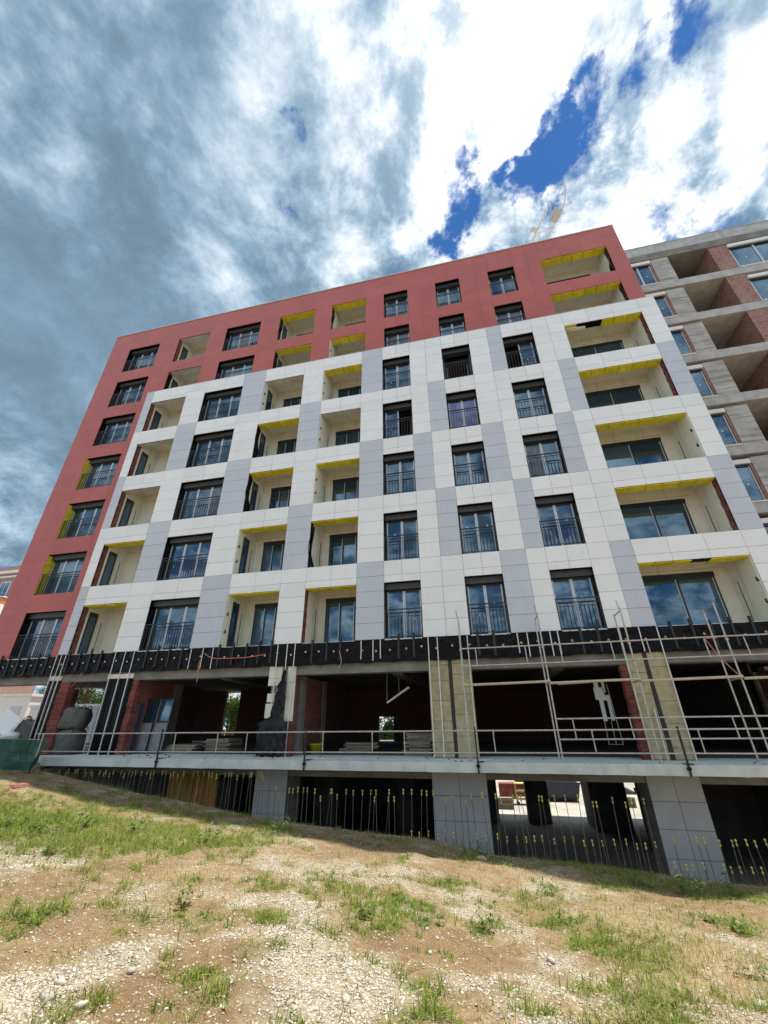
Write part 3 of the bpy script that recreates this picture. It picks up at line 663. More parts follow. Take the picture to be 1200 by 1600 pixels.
boards(-7.72, -7.2, M_cream, [1.15, 1.62, 2.2, 2.45, 2.92], skip=(1,)); boards(-7.70, -7.35, M_cream, [1.66, 1.95]); boards(-6.98, -6.66, M_cream, [1.05, 2.3, 2.92])

# ---- basement
part(MB().box(-15.2, 13, -.25, .5, -.52, -.252), 'basement_beam', M_conc_d)
for x0, x1 in ((-7.62, -6.5), (-1.85, -.25), (4.0, 5.3)):
    part(MB().box(x0+.05, x1-.05, -.26, .9, YF, -.53), 'basement_pillar', M_conc_d)
    xm = (x0+x1)/2
    for a, e in ((x0, xm), (xm, x1)):
        z = -.33
        for j in range(6):
            z1 = z-(.60 if j else .59)
            panel('basement_cladding_panel', a, e, max(z1, YF), z, -.31, mat('grey_basement_panel', (.36, .37, .375), (.40, .41, .415), .5, 2, vary=.05))
            z = z1
            if z < YF+.1: break
for x0, x1, y0, y1 in ((1.42, 2.5, 11.2, 12.2), (4.25, 5.85, 10, 12), (-1.6, .0, 11, 12.2), (6.8, 8, 10, 12), (-8, -7, 6, 7), (-4.6, -3.8, 8, 9)):
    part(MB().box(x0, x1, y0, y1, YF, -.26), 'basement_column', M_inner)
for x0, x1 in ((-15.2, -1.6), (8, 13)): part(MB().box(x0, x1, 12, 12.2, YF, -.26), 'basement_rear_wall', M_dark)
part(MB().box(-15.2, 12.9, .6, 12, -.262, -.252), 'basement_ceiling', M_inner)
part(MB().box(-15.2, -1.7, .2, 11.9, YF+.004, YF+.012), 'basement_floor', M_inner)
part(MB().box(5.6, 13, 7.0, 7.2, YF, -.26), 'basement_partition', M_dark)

# ------------------------------------------------------------------ yellow formwork panel in the basement
fp = empty('concrete_formwork', (-10.4, .5, -1.95), 'yellow-brown ribbed formwork panel standing upright under the terrace', 'formwork panel')
MB().box(-.95, .95, 0, .03, 0, 1.42).build('plywood_face', M_ply, fp)
for i in range(9): MB().box(-.95+i*.23, -.95+i*.23+.03, -.05, -.002, 0, 1.42).build('rib', M_ply, fp)
for z in (.3, .62, .95, 1.25): MB().box(-.95, .95, -.03, -.001, z, z+.03).build('cross_rib', M_ply, fp)
for x in (-10.75, -10.05):
    o = MB().tube((0, 0, 0), (.03, 0, 1.3), .022).tube((.03, 0, .6), (.03, 0, .7), .03).build('formwork_prop', M_cap, None, (x, .2, -1.75)); tag(o, 'thin yellow steel prop before the ribbed formwork, %s one' % ('left' if x < -10.5 else 'right'), 'prop', 'yellow props')

# ------------------------------------------------------------------ capped rebar rods
me_rod = MB().tube((0, 0, 0), (0, 0, 1), .008, 6).mesh('rod', M_steel)
qc = MB(); qc.lathe([(.011, -.10), (.021, -.085), (.022, -.06), (.012, -.045), (.012, -.01), (.022, .0), (.026, .022), (.017, .042), (.004, .047)], n=8); qc.smooth = True
me_cap = qc.mesh('cap', M_cap)
def rod(x, y, zt, label):
    zb_ = min(float(terr(x, -1.3))-.3, zt-.4); o = empty('rebar_rod', (x, y, zb_), label, 'rebar', 'yellow-capped rebar rods')
    r_ = link('rod', me_rod, o); r_.scale.z = zt-zb_; link('cap', me_cap, o, (0, 0, zt-zb_))
    o.rotation_euler = (random.gauss(0, .035), random.gauss(0, .045), random.uniform(0, 3))
L1 = 'capped rebar rod tucked right under the terrace edge, left half'
L2 = 'capped rebar rod in the dark opening left of the middle grey basement pillar'
L3 = 'upper-row capped rebar rod before the middle pillar or the bright yard view'
L4 = 'low-row rebar rod with yellow cap just above the grass, right half'
x = -15.0
while x < -6.7:
    rod(x, -1.02+random.uniform(-.06, .06), -.40+random.choice((0, -.07))+random.uniform(-.02, .02), L1); x += random.uniform(.10, .24)
x = -6.55
while x < -1.95:
    rod(x, -1.02+random.uniform(-.05, .05), -.76+random.choice((0, 0, -.16))+random.uniform(-.03, .03), L2); x += random.uniform(.12, .26)
x = -1.7
while x < 3.8:
    rod(x, -1.02+random.uniform(-.05, .05), -.79+random.choice((0, 0, -.12))+random.uniform(-.03, .03), L3); x += random.uniform(.16, .34)
x = -2.4
while x < 3.7:
    rod(x, -1.0+random.uniform(-.04, .04), -1.68+random.uniform(-.05, .03), L4); x += random.uniform(.19, .28)
for x in (4.05, 4.62, 4.74, 5.02, 5.27, 5.42, 5.66, 5.86, 6.1): rod(x, -1.0, -1.57+random.uniform(-.03, .03), 'middle-height rebar rod with yellow cap by the rightmost grey basement pillar')
for x in (3.95, 4.2, 4.33, 4.6, 4.95, 5.12, 5.36, 5.56, 5.77, 5.98): rod(x, -1.0, -2.08+random.uniform(-.04, .04), 'lowest rebar rod with yellow cap in the grass below the rightmost grey basement pillar')

# ------------------------------------------------------------------ guard rail along the terrace
posts = [-15.75, -10.66, -5.54, -.42, 4.76, 9.9]
bals = [[-13.63], [-10.13, -8.57, -7.53], [-4.98, -3.43, -2.46], [.09, 2.68], [5.23, 7.6]]
glab = ['leftmost terrace guard rail section, ending at the green net', 'terrace guard rail section in front of the stacked boards', 'terrace guard rail section before the bay with the hanging strip', 'terrace guard rail section under the left half of the scaffold', 'rightmost terrace guard rail section under the scaffold']
for i in range(5):
    xa, xe = posts[i], posts[i+1]; zo = .03*(i-2)*.6; t = empty('guard_rail', (xa, -1.36, 0), glab[i], 'railing', 'terrace guard rails'); Ln = xe-xa
    zt, zl = .75+zo, .21+zo
    MB().tube((-.05, .02, zt), (Ln+.02, .02, zt+.015), .021).build('top_rail', M_tube, t); MB().tube((0.02, .02, zl), (Ln-.05, .02, zl+.012), .019).build('bottom_rail', M_tube, t)
    for x in bals[i]: MB().tube((x-xa, .025, zl), (x-xa-.01, .025, zt), .016).tube((x-xa, .025, zt-.05), (x-xa, .025, zt), .022).build('baluster', M_tube, t)
    pt = MB()
    if i == 0: pt.tube((.25, 0, -.5), (.05, 0, .75), .02)
    else: pt.box(-.022, .022, 0.0, .04, -.26, .86).box(-.03, .16, .03, .3, .0, .012).box(-.05, .05, .0, .05, -.12, -.06)
    pt.build('post', M_tube if i == 0 else M_dsteel, t)

# ------------------------------------------------------------------ scaffold
sc = empty('scaffold', (3, -.65, 0), 'galvanised tube scaffold standing on the terrace at the right', 'scaffold')
so_ = sc.location
def sp(mb, name, mt): o = mb.build(name, mt, sc); o.location = -so_; return o
FX = [-.64, 1.86, 4.29, 6.82, 9.3]
for i, x in enumerate(FX):
    h = 4.08; q = random.uniform
    sp(MB().tube((x, -.95, 0), (x+.01, -.95, h), .024).tube((x, -.95, 2.0), (x, -.95, 2.12), .032).tube((x, -.95, 0), (x, -.95, .02), .06), 'outer_post', M_tube)
    sp(MB().tube((x, -.30, 0), (x-.01, -.30, h-.06), .024).tube((x, -.3, 0), (x, -.3, .02), .06), 'inner_post', M_tube)
    sp(MB().tube((x, -.97, h-.08), (x, -.28, h-.1), .019).tube((x, -.97, 2.0), (x, -.28, 2.0), .021), 'transom', M_tube)
    sp(MB().box(x-.04, x+.04, -1.0, -.92, 2.02, 2.09).box(x-.035, x+.035, -.99, -.93, 3.0, 3.06), 'coupler', M_tan)
def hz(z0, xa, xe, r, mt, nm='rail', Y=-1.0): sp(MB().tube((xa, Y, z0), (xe, Y, z0+.012*(xe-xa)*.5), r), nm, mt)
hz(3.06, -.66, 9.4, .021, M_tube); hz(2.54, -.66, 9.4, .021, M_tube); hz(1.05, 1.84, 9.4, .021, M_tube); hz(.54, 1.84, 9.4, .021, M_tube)
for a, e in ((-.64, 1.86), (1.88, 4.3), (4.31, 6.84), (6.86, 9.4)): sp(MB().tube((a, -1.02, 1.99), (e, -1.02, 2.04), .036, 10), 'ledger', M_tan)
for x in (-.16, 1.34, 2.35, 3.79, 4.77, 6.25, 7.24, 8.6): sp(MB().tube((x, -1.0, 2.55), (x-.01, -1.0, 3.07), .017), 'stub', M_tube)
for x in (2.31, 3.78, 6.26, 7.3): sp(MB().tube((x, -1.0, .55), (x-.01, -1.0, 1.07), .017), 'stub', M_tube)
for x in (-.66, 1.84, 4.27): sp(MB().tube((x, -.95, 4.06), (x-.02, -.95, 4.32), .017), 'spigot', M_tan)
sp(MB().tube((3.0, -.97, 1.99), (2.2, -.3, 2.0), .018), 'brace', M_tan)

# ------------------------------------------------------------------ loose cables
def curve_pts(P, n=10):
    out = []
    for i in range(len(P)-1):
        p0 = Vector(P[max(i-1, 0)]); p1 = Vector(P[i]); p2 = Vector(P[i+1]); p3 = Vector(P[min(i+2, len(P)-1)])
        for j in range(n):
            t = j/n; out.append(.5*((2*p1)+(p2-p0)*t+(2*p0-5*p1+4*p2-p3)*t*t+(3*p1-p0-3*p2+p3)*t**3))
    return out+[Vector(P[-1])]
def cable(P, r, mt, label, nm='conduit'):
    q = MB(); q.smooth = True; q.path(curve_pts(P, 8), r, 6)
    o = q.build(nm, mt, None, (0, 0, 0)); tag(o, label, 'cable'); return o
cable([(-10.65, -.09, 3.2), (-10.68, -.1, 2.9), (-10.6, -.1, 2.7), (-10.63, -.1, 2.4)], .017, M_hose, 'orange corrugated conduit dangling below the membrane band left of the middle', 'hanging_conduit')
cable([(-10.5, -.1, 3.42), (-10.1, -.1, 3.24), (-9.4, -.11, 3.21), (-8.6, -.11, 3.22), (-7.9, -.1, 3.3)], .017, M_hose, 'orange conduit lying along the black membrane band below the second balcony column', 'conduit_run')
cable([(7.0, -.12, 3.2), (6.6, -.3, 3.16), (6.5, -.6, 3.0), (6.55, -.8, 2.6), (6.75, -1.0, 2.1)], .014, M_hose, 'red-orange cable looping from the band to the right scaffold frame', 'looped_cable')
cable([(-16.1, -.05, 2.9), (-16.15, -.1, 2.6), (-16.35, -.12, 2.35)], .012, M_hose, 'short orange cable end hanging in the narrow left bay', 'hanging_cable')
cable([(-5.0, -.1, 3.3), (-4.9, -.12, 2.95), (-5.0, -.12, 2.7)], .009, M_pale, 'thin pale string hanging from the band near the bay with the yellow tub', 'hanging_string')

# ------------------------------------------------------------------ things on the terrace and inside
def cloth(name, rows, mt, label, cat, th=.02, parent=None):
    """rows: list of polylines (same length) -> lofted solid sheet"""
    q = MB(); q.smooth = True; m_, n = len(rows), len(rows[0]); V_ = [Vector(p_) for r in rows for p_ in r]
    q.v = [tuple(v) for v in V_]+[(v.x, v.y+th, v.z) for v in V_]; o = m_*n
    for i in range(m_-1):
        for j in range(n-1):
            a = i*n+j; q.f.append((a, a+1, a+n+1, a+n)); q.f.append((o+a+n, o+a+n+1, o+a+1, o+a))
    for i in range(m_-1): q.f += [(i*n, (i+1)*n, o+(i+1)*n, o+i*n), ((i+1)*n-1, o+(i+1)*n-1, o+(i+2)*n-1, (i+2)*n-1)]
    for j in range(n-1): q.f += [(j, o+j, o+j+1, j+1), ((m_-1)*n+j, (m_-1)*n+j+1, o+(m_-1)*n+j+1, o+(m_-1)*n+j)]
    q.mi = [0]*len(q.f); ob = q.build(name, mt); return tag(ob, label, cat)
rows = []
for i in range(26):
    z = 2.7-2.68*i/25; wd = .03+.17*min(1, (2.7-z)/.9)+.03*math.sin(i*1.7)+(.30 if z < 1.15 else 0)*min(1, max(0, (1.15-z))/.12); cx = (-7.02-.12*(2.7-z) if z > 1.15 else -7.24)+.02*math.sin(i*2.3)
    rows.append([(cx-wd+2*wd*j/16, -.10-.10*abs(math.sin(j*.9+i*.35))*(1 if z < 1.3 else .5)-.07*random.random()-(.12 if z < 1 else 0), z+.02*math.sin(j*1.3)) for j in range(17)])
cloth('tarpaulin', rows, M_tarp, 'black tarpaulin hanging in folds round the foam-clad pillar', 'tarpaulin')
# green net at the left end
rows = []
for i in range(14):
    t = i/13; rows.append([(-18.6+4.2*j/26+(.14*t*t if j == 26 else 0), -2.25-.14*math.sin(j*.7+t*2)-.09*math.sin(j*1.9+3*t)-.05*math.sin(j*3.1-t*7)+random.uniform(-.03, .03), .68-.03*math.sin(j*.5)-.005*j-(1.15)*t) for j in range(27)])
nt_ = cloth('green_net', rows, M_net, 'dark green debris netting hung at the left end of the terrace', 'netting', .004)
for x in (-18.4, -16.4, -14.55): MB().tube((x, -2.2, -.6), (x+.03, -2.2, .74), .02).build('net_post', M_tube, nt_)
MB().path(curve_pts([(-18.6, -2.27, .68), (-16.4, -2.22, .62), (-14.5, -2.25, .56)], 6), .008, 5).build('net_rope', M_tan, nt_)
# bulk bags
def bulk_bag(x, y, z, w_, h, label, rz=0, tilt=0):
    q = MB(); q.smooth = True; n = 20; prof = [(0, .42), (.03, .5), (.15, .53), (.35, .55), (.6, .54), (.8, .52), (.93, .46), (1, .3)]
    for zz_, r in prof:
        for i in range(n):
            a = 2*math.pi*i/n; sq = 1/max(abs(math.cos(a)), abs(math.sin(a)))**.75; rr = r*w_*sq*(1+.05*math.sin(3*a+zz_*7+x)+.035*random.uniform(-1, 1)); q.v.append((rr*math.cos(a), rr*math.sin(a), zz_*h))
    for k in range(len(prof)-1):
        for i in range(n): q.f.append((k*n+i, k*n+(i+1) % n, (k+1)*n+(i+1) % n, (k+1)*n+i))
    q.f += [tuple(range(n-1, -1, -1)), tuple((len(prof)-1)*n+i for i in range(n))]; q.mi = [0]*len(q.f)
    o = empty('bulk_bag', (x, y, z), label, 'bag', 'grey bulk bags'); o.rotation_euler = (0, tilt, rz); q.build('body', M_bag, o)
    for sx_ in (-1, 1):
        for sy in (-1, 1):
            pts = curve_pts([(sx_*.42*w_, sy*.42*w_, h*.9), (sx_*.30*w_, sy*.42*w_, h*1.08), (sx_*.12*w_, sy*.40*w_, h*.95)], 6); MB().path(pts, .018, 5).build('loop', M_dsteel, o)
    return o
bulk_bag(-16.28, .55, .0, .82, .86, 'grey bulk bag standing on the floor beside the brick pier'); bulk_bag(-16.38, .55, .84, .86, .80, 'grey bulk bag stacked on top of another by the brick pier', .5, .06)
bulk_bag(-18.2, .2, .0, .9, 1.2, 'slumped grey bulk bag behind the tilted white panel at far left', .8, .14)
# white panel offcuts and sacks at far left
o = MB().box(-.42, .42, 0, .03, -.36, .36).build('panel_offcut', M_white, None, (-18.45, -.55, 1.1)); o.rotation_euler = (R(-12), R(28), R(10)); tag(o, 'pale square cladding panel tilted against the bulk bag at far left', 'panel')
for i, (x, z, w_, lb) in enumerate(((-18.2, .62, .5, 'upper crumpled pale sack under the tilted white panel'), (-18.7, .40, .6, 'lower crumpled pale sack under the tilted white panel at the net'))):
    q = MB(); q.smooth = True
    n, m_ = 16, 9
    for a in range(m_):
        th = math.pi*(a+.5)/m_
        for e in range(n):
            ph = 2*math.pi*e/n; rr = 1+.16*random.uniform(-1, 1)
            q.v.append((w_*.7*math.sin(th)*math.cos(ph)*rr, .3*math.sin(th)*math.sin(ph)*rr, .17*math.cos(th)*rr))
    for a in range(m_-1):
        for e in range(n): q.f.append((a*n+e, (a+1)*n+e, (a+1)*n+(e+1) % n, a*n+(e+1) % n))
    q.f += [tuple(range(n)), tuple((m_-1)*n+n-1-e for e in range(n))]; q.mi = [0]*len(q.f)
    tag(q.build('sack', M_whitepaint, None, (x, -.45, z)), lb, 'sack')
# crate below those sacks
pb = empty('pallet_stack', (-18.5, -.4, -.05), 'low stack of boards under the pale sacks behind the green net', 'boards')
for i in range(3): MB().box(-.75, .75, -.35, .35, .12*i, .12*i+.09).build('board', M_wood, pb)
# door units wrapped, standing
def door_unit(x, y, label):
    o = empty('door_unit', (x, y, 0), label, 'door', 'door units leaning in the bay'); o.rotation_euler.x = R(-4)
    MB().box(-.32, -.27, 0, .06, .0, 1.9).box(.27, .32, 0, .06, 0, 1.9).box(-.27, .27, 0, .06, 1.83, 1.9).box(-.27, .27, 0, .06, 0, .08).box(-.27, .27, 0, .06, 1.05, 1.12)  .build('frame', M_anth, o)
    MB().box(-.30, -.285, -.004, .0, 0, 1.9).build('edge_strip', M_foil, o)
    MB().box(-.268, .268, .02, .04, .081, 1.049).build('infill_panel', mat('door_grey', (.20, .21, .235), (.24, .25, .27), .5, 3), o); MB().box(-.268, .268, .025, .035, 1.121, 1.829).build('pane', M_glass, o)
door_unit(-13.2, .75, 'grey half-glazed door unit, the left of two standing in the left dark bay'); door_unit(-12.55, .8, 'grey half-glazed door unit, the right of two standing in the left dark bay')
o = MB().box(-.14, .14, 0, .08, 0, 1.75).box(-.1, .1, -.01, 0, .1, 1.6).build('insulation_pack', M_blue, None, (-13.42, .5, .0)); tag(o, 'narrow dark blue wrapped pack beside the door units', 'pack')
# board piles
def board_pile(x, y, n, L_, Wd, label, rz=0):
    o = empty('board_pile', (x, y, 0), label, 'boards', 'piles of boards on the terrace floor', rz); z = .0
    for i in range(n):
        h = random.uniform(.03, .055); q = MB().box(-L_/2, L_/2, -Wd/2, Wd/2, 0, h).build('board', M_wood, o, (random.uniform(-.14, .14), random.uniform(-.08, .08), z)); q.rotation_euler = (0, random.gauss(0, .008), random.gauss(0, .05)); z += h+.006
board_pile(-11.75, 1.5, 6, 1.2, .8, 'low grey pile of boards beside the half-glazed door units', .1); board_pile(-10.35, 1.9, 10, 1.1, .8, 'taller pile of grey boards before the bright slit opening', -.15)
board_pile(-2.45, 1.7, 14, .95, .8, 'neat tall stack of boards beside the mineral wool pillar', .05); board_pile(-4.9, 2.4, 7, 1.2, .9, 'dim low pile of boards beside the yellow tub', .2)
# yellow tub
o = empty('tub', (-6.2, 1.3, 0), 'yellow-green plastic mixing tub on the terrace floor by the brick wall', 'tub')
q = MB(); q.lathe([(.17, 0), (.25, .30), (.265, .30), (.265, .325), (.235, .325), (.155, .02)], n=18); q.smooth = True; q.build('bowl', M_tub, o)
MB().path(curve_pts([(-.26, 0, .29), (-.31, 0, .22), (-.26, 0, .2)], 5), .01, 5).build('handle', M_dsteel, o)
# hanging strip, white offcut board with ladder
o = empty('hanging_strip', (-3.25, 2, 2.92), 'pale bent strip hanging on wires from the dark ceiling', 'strip')
MB().hexa([(-.5, 0, -1.25), (-.44, 0, -1.28), (.42, 0, -.76), (.38, 0, -.70)], [(-.5, .06, -1.23), (-.44, .06, -1.26), (.42, .06, -.74), (.38, .06, -.68)]).build('strip_profile', M_alu, o)
for x, z in ((-.47, -1.24), (0, -.97)): MB().tube((x, .03, z), (x, .03, 0), .006, 5).build('wire', M_alu, o)
o = empty('foam_board', (3.8, 1.5, .0), 'white cut-out foam board fixed above a small steel frame in the dark bay', 'board')
MB().box(-.22, .08, 0, .04, 1.62, 2.0).box(-.18, -.05, 0, .04, 2.0, 2.2).box(.06, .14, 0, .04, 1.85, 2.2).box(-.12, .0, 0, .04, .98, 1.62).box(.12, .22, 0, .04, 1.0, 1.75).box(.0, .22, 0.001, .04, 1.60, 1.76).build('foam_sheet', M_whitepaint, o)
MB().tube((-.12, .02, .3), (-.1, .02, 1.0), .012).tube((.3, .02, .3), (.22, .02, 2.1), .012).tube((-.12, .02, .32), (.3, .02, .32), .012).tube((.1, .02, .32), (.1, .02, .98), .010).build('stand_frame', M_tube, o)
# rubble on the terrace
me_rb = [MB().hexa([(-.06, -.03, 0), (.05, -.04, 0), (.06, .03, 0), (-.05, .04, 0)], [(-.05, -.02, .03), (.04, -.03, .045), (.05, .02, .03), (-.04, .03, .04)]).mesh('rubble_piece', mt) for mt in (M_conc, M_brick, M_dsteel)]
q = MB()
for i in range(150):
    x = random.uniform(-14.5, 8); y = random.uniform(-1.2, .4); s = random.uniform(.15, .6)
    q.hexa([(x-.06*s, y-.04*s, 0), (x+.05*s, y-.05*s, 0), (x+.06*s, y+.04*s, 0), (x-.05*s, y+.05*s, 0)], [(x-.05*s, y-.02*s, .03*s), (x+.04*s, y-.03*s, .045*s), (x+.05*s, y+.02*s, .03*s), (x-.04*s, y+.03*s, .04*s)], random.choice((0, 0, 1, 2)))
tag(stuff(q.build('terrace_rubble', [M_conc, M_brick, M_dsteel])), 'scattered chips of concrete and brick on the terrace slab', 'rubble')

# ------------------------------------------------------------------ second building at the right
rb = empty('concrete_building', (15.5, 3.7, 0), 'raw concrete and red block building rising behind at the right', 'building')
ro = rb.location
def rp(mb, name, mt): o = mb.build(name, mt, rb); o.location = -ro; return o
Y2 = 3.7; ST = 2.93
me_sw = {}
for j in range(9):
    zt = 26.05-ST*j; zb2 = zt-2.1; zs = zb2-.55
    rp(MB().box(9.8, 30, Y2, Y2+9, zs, zb2-.02), 'slab_band', M_conc)
    rp(MB().box(12.72, 13.66, Y2+.02, Y2+.6, zb2-.018, zt+.1), 'column', M_board)
    for x0, x1 in ((12.62, 12.718), (10.0, 11.1)): rp(MB().box(x0, x1, Y2+.06, Y2+.5, zb2-.018, zt+.1), 'block_reveal', M_bwall2)
    # block wall with its return
    rp(MB().box(15.86, 16.8, Y2+.04, Y2+.3, zb2-.018, zt+.26).box(15.861, 16.1, Y2+.3, Y2+3.6, zb2-.018, zt+.26), 'block_wall', M_bwall2)
    rp(MB().box(13.5, 16.4, Y2+3.6, Y2+3.8, zb2-.018, zt+.26).box(13.3, 13.5, Y2+.6, Y2+3.8, zb2-.018, zt+.26), 'inner_wall', M_bwall2 if j in (2, 3, 4) else M_conc_d)
    for a, e, n, nm in ((11.2, 12.6, 2, 's'), (16.86, 19.3, 2, 'l'), (21, 23, 2, 'm')):
        key = ('rbw', nm)
        def fr(q):
            W_ = e-a; ring(q, 0, W_, 0, 1.84, 0, .08, .05); 
            for i in range(1, n): q.box(W_*i/n-.045, W_*i/n+.045, -.008, .078, .05, 1.79)
        f_ = link('window', cached('second_window', fr, M_foil if True else None, nm), rb); f_.location = Vector((a, Y2+.10, zb2+.0))-ro
        link('shutter_box', cached('second_shutter', lambda q: (q.box(-.05, e-a+.05, -.14, .1, 1.88, 2.1), q.box(.0, e-a, -.05, .1, 1.78, 1.88, 1)), [M_whitepaint, M_anth], nm), f_)
        link('sill', cached('second_sill', lambda q: q.box(-.04, e-a+.06, -.16, .0, -.06, -.008), M_whitepaint, nm), f_)
        for i in range(n):
            W_ = (e-a)/n
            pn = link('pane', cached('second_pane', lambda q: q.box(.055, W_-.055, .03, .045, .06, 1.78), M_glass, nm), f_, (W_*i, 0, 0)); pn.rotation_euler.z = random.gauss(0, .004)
            link('sticker', cached('sticker2', lambda q: q.box(-.03, .03, 0, .004, -.03, .03), M_whitepaint), f_, (W_*(i+.5), .024, .9))
    for x0, x1 in ((19.4, 20.9), (23.1, 30)): rp(MB().box(x0, x1, Y2+.04, Y2+.4, zb2-.018, zt+.26), 'block_infill', M_bwall2)
rp(MB().box(9.8, 30, Y2-.02, Y2+9, 26.16, 26.70), 'roof_beam', M_conc_d); rp(MB().box(9.8, 30, Y2+.02, Y2+.3, 26.705, 27.5).box(9.8, 30, Y2-.01, Y2+.35, 27.5, 27.54), 'roof_parapet', M_conc)
rp(MB().box(9.8, 30, Y2+9, Y2+9.3, -3.5, 27.4).box(9.7, 9.8, Y2+.5, Y2+9, -3.5, 27.4).box(9.81, 29.9, Y2+4.5, Y2+4.7, 0, 26.1), 'rear_wall', M_dark)

# ------------------------------------------------------------------ tower crane jib
cr = empty('tower_crane', (2.6, 34, 0), 'white lattice tower crane jib reaching over the roof', 'crane')
def cp(mb, name, mt): o = mb.build(name, mt, cr); return o
tip = Vector((10.95, 7.9, 42)); dirv = Vector((-1.25, 3.05, 0)).normalized(); side = Vector((dirv.y, -dirv.x, 0)); base = tip+dirv*28
cr.location = (base.x, base.y, YF)
off = -Vector((base.x, base.y, YF))
wj = .68
lo = MB(); hi_ = MB(); lace = MB(); N = 16
def J(t, s, z): v = tip+dirv*t+side*s+off; return (v.x, v.y, 42+z-YF)
for s in (-wj, wj): lo.tube(J(0, s, 0), J(34, s, 0), .09, 6)
hi_.tube(J(3.5, 0, 1.15), J(34, 0, 1.15), .06, 6)
for i in range(N):
    t0, t1 = i*2.1, i*2.1+2.1
    lace.tube(J(t0, -wj, 0), J(t1, wj, 0), .03, 5); lace.tube(J(t0, -wj, 0), J(t0, wj, 0), .03, 5); lace.tube(J(t0, wj, 0), J(t1, -wj, 0), .022, 5)
    if i >= 1:
        for s in (-wj, wj): lace.tube(J(t0, s, 0), J(t0+1.05, 0, 1.15), .028, 5); lace.tube(J(t0+1.05, 0, 1.15), J(t1, s, 0), .028, 5)
M_crane = mat('pale_grey_steel', (.62, .63, .63), (.7, .7, .7), .5, 4)
cp(lo, 'jib_chord', M_crane); cp(hi_, 'top_chord', M_crane); cp(lace, 'jib_lattice', M_crane)
q = MB(); 
def jbox(t0, t1, s0, s1, z0, z1):
    bt = [J(t0, s0, z0), J(t1, s0, z0), J(t1, s1, z0), J(t0, s1, z0)]; q.hexa(bt, [(a, c, z+z1-z0) for a, c, z in bt])
jbox(.45, 1.35, .08, .66, -.3, .35); cp(q, 'counterweight', mat('weathered_concrete_block', (.42, .40, .36), (.5, .48, .44), .8, 3))
q = MB(); jbox(2.2, 2.6, -1.25, -.75, -.1, .1); cp(q, 'cabin_box', M_coping)
rl = MB()
rl.path([J(0, wj, .0), J(-.9, wj*.6, .5), J(-1.3, 0, .7), J(-1.1, -wj*.1, .3)], .05, 5); rl.tube(J(-.9, wj*.6, .5), J(-.5, -.2, 0), .03, 5); rl.tube(J(-1.3, 0, .7), J(-.6, -.2, .2), .03, 5)
cp(rl, 'tip_bracket', M_coping)
mast = MB()
for sx_ in (-.9, .9):
    for sy in (-.9, .9): mast.tube((sx_, sy, 0), (sx_, sy, 46), .08, 6)
for i in range(22):
    z0, z1 = i*2.0, i*2.0+2.0
    for sx_ in (-.9, .9): mast.tube((sx_, -.9, z0), (sx_, .9, z1), .035, 5); mast.tube((-.9, sx_, z0), (.9, sx_, z1), .035, 5)
cp(mast, 'mast', M_whitepaint)

# ------------------------------------------------------------------ red house far left
hs = empty('brick_house', (-72, 30, 0), 'red brick house with pale window and orange balcony beyond the left edge', 'building')
M_hb = brickwall_mat('house_brick', (.30, .12, .09), (.36, .15, .11), (.40, .32, .28), .5)
MB().box(-10, 6.6, 0, 8, -1, 21.2).build('wall', M_hb, hs)
MB().box(-10.5, 7, -.6, 8.5, 21.2, 21.5).box(-10.3, 6.8, -.45, 8.3, 20.6, 20.75).build('cornice', M_whitepaint, hs)
MB().box(-10.3, 6.8, -.3, 8.3, 21.5, 22.3).build('attic', M_hb, hs)
for x in (-4, .2, 3.3):
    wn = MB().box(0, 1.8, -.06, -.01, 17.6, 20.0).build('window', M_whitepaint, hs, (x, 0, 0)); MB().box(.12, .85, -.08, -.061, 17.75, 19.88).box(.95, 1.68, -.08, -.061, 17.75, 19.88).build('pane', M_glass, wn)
MB().box(-10, 6.6, -1.3, -.01, 16.2, 17.2).build('balcony_front', mat('orange_render', (.52, .17, .07), (.56, .2, .09), .8, 2), hs)
MB().box(-10.1, 6.7, -1.35, -.01, 17.2, 17.32).box(-10.05, 6.65, -1.32, -.01, 13.0, 16.19).build('white_render', M_whitepaint, hs)

# ------------------------------------------------------------------ site cabins seen through the left bays
def cabin(x, y, z, L_, W_, H_, label, rz=0):
    o = empty('site_cabin', (x, y, z), label, 'cabin', 'white site cabins', rz)
    MB().box(-L_/2, L_/2, -W_/2, W_/2, .12, H_).build('body', M_whitepaint, o); MB().box(-L_/2-.08, L_/2+.08, -W_/2-.08, W_/2+.08, H_+.002, H_+.16).build('roof', M_whitepaint, o)
    MB().box(-L_/2, L_/2, -W_/2, W_/2, -.2, .118).build('skid', M_dsteel, o)
    wn = MB().box(-.5, .5, -W_/2-.03, -W_/2-.003, 1.0, 1.9).build('window', M_anth, o); MB().box(-.45, .45, -W_/2-.04, -W_/2-.031, 1.05, 1.85).build('pane', M_glass, wn)
    MB().box(L_/2-1.3, L_/2-.5, -W_/2-.03, -W_/2-.003, .15, 2.0).build('door', M_grey, o)
cabin(-25.2, 9.2, -.1, 5.6, 2.4, 2.05, 'white site cabin seen through the narrow left bay behind the bulk bags'); cabin(-32.5, 10, .1, 6, 2.4, 2.6, 'white site cabin at the far left edge behind the tilted panel', .05)

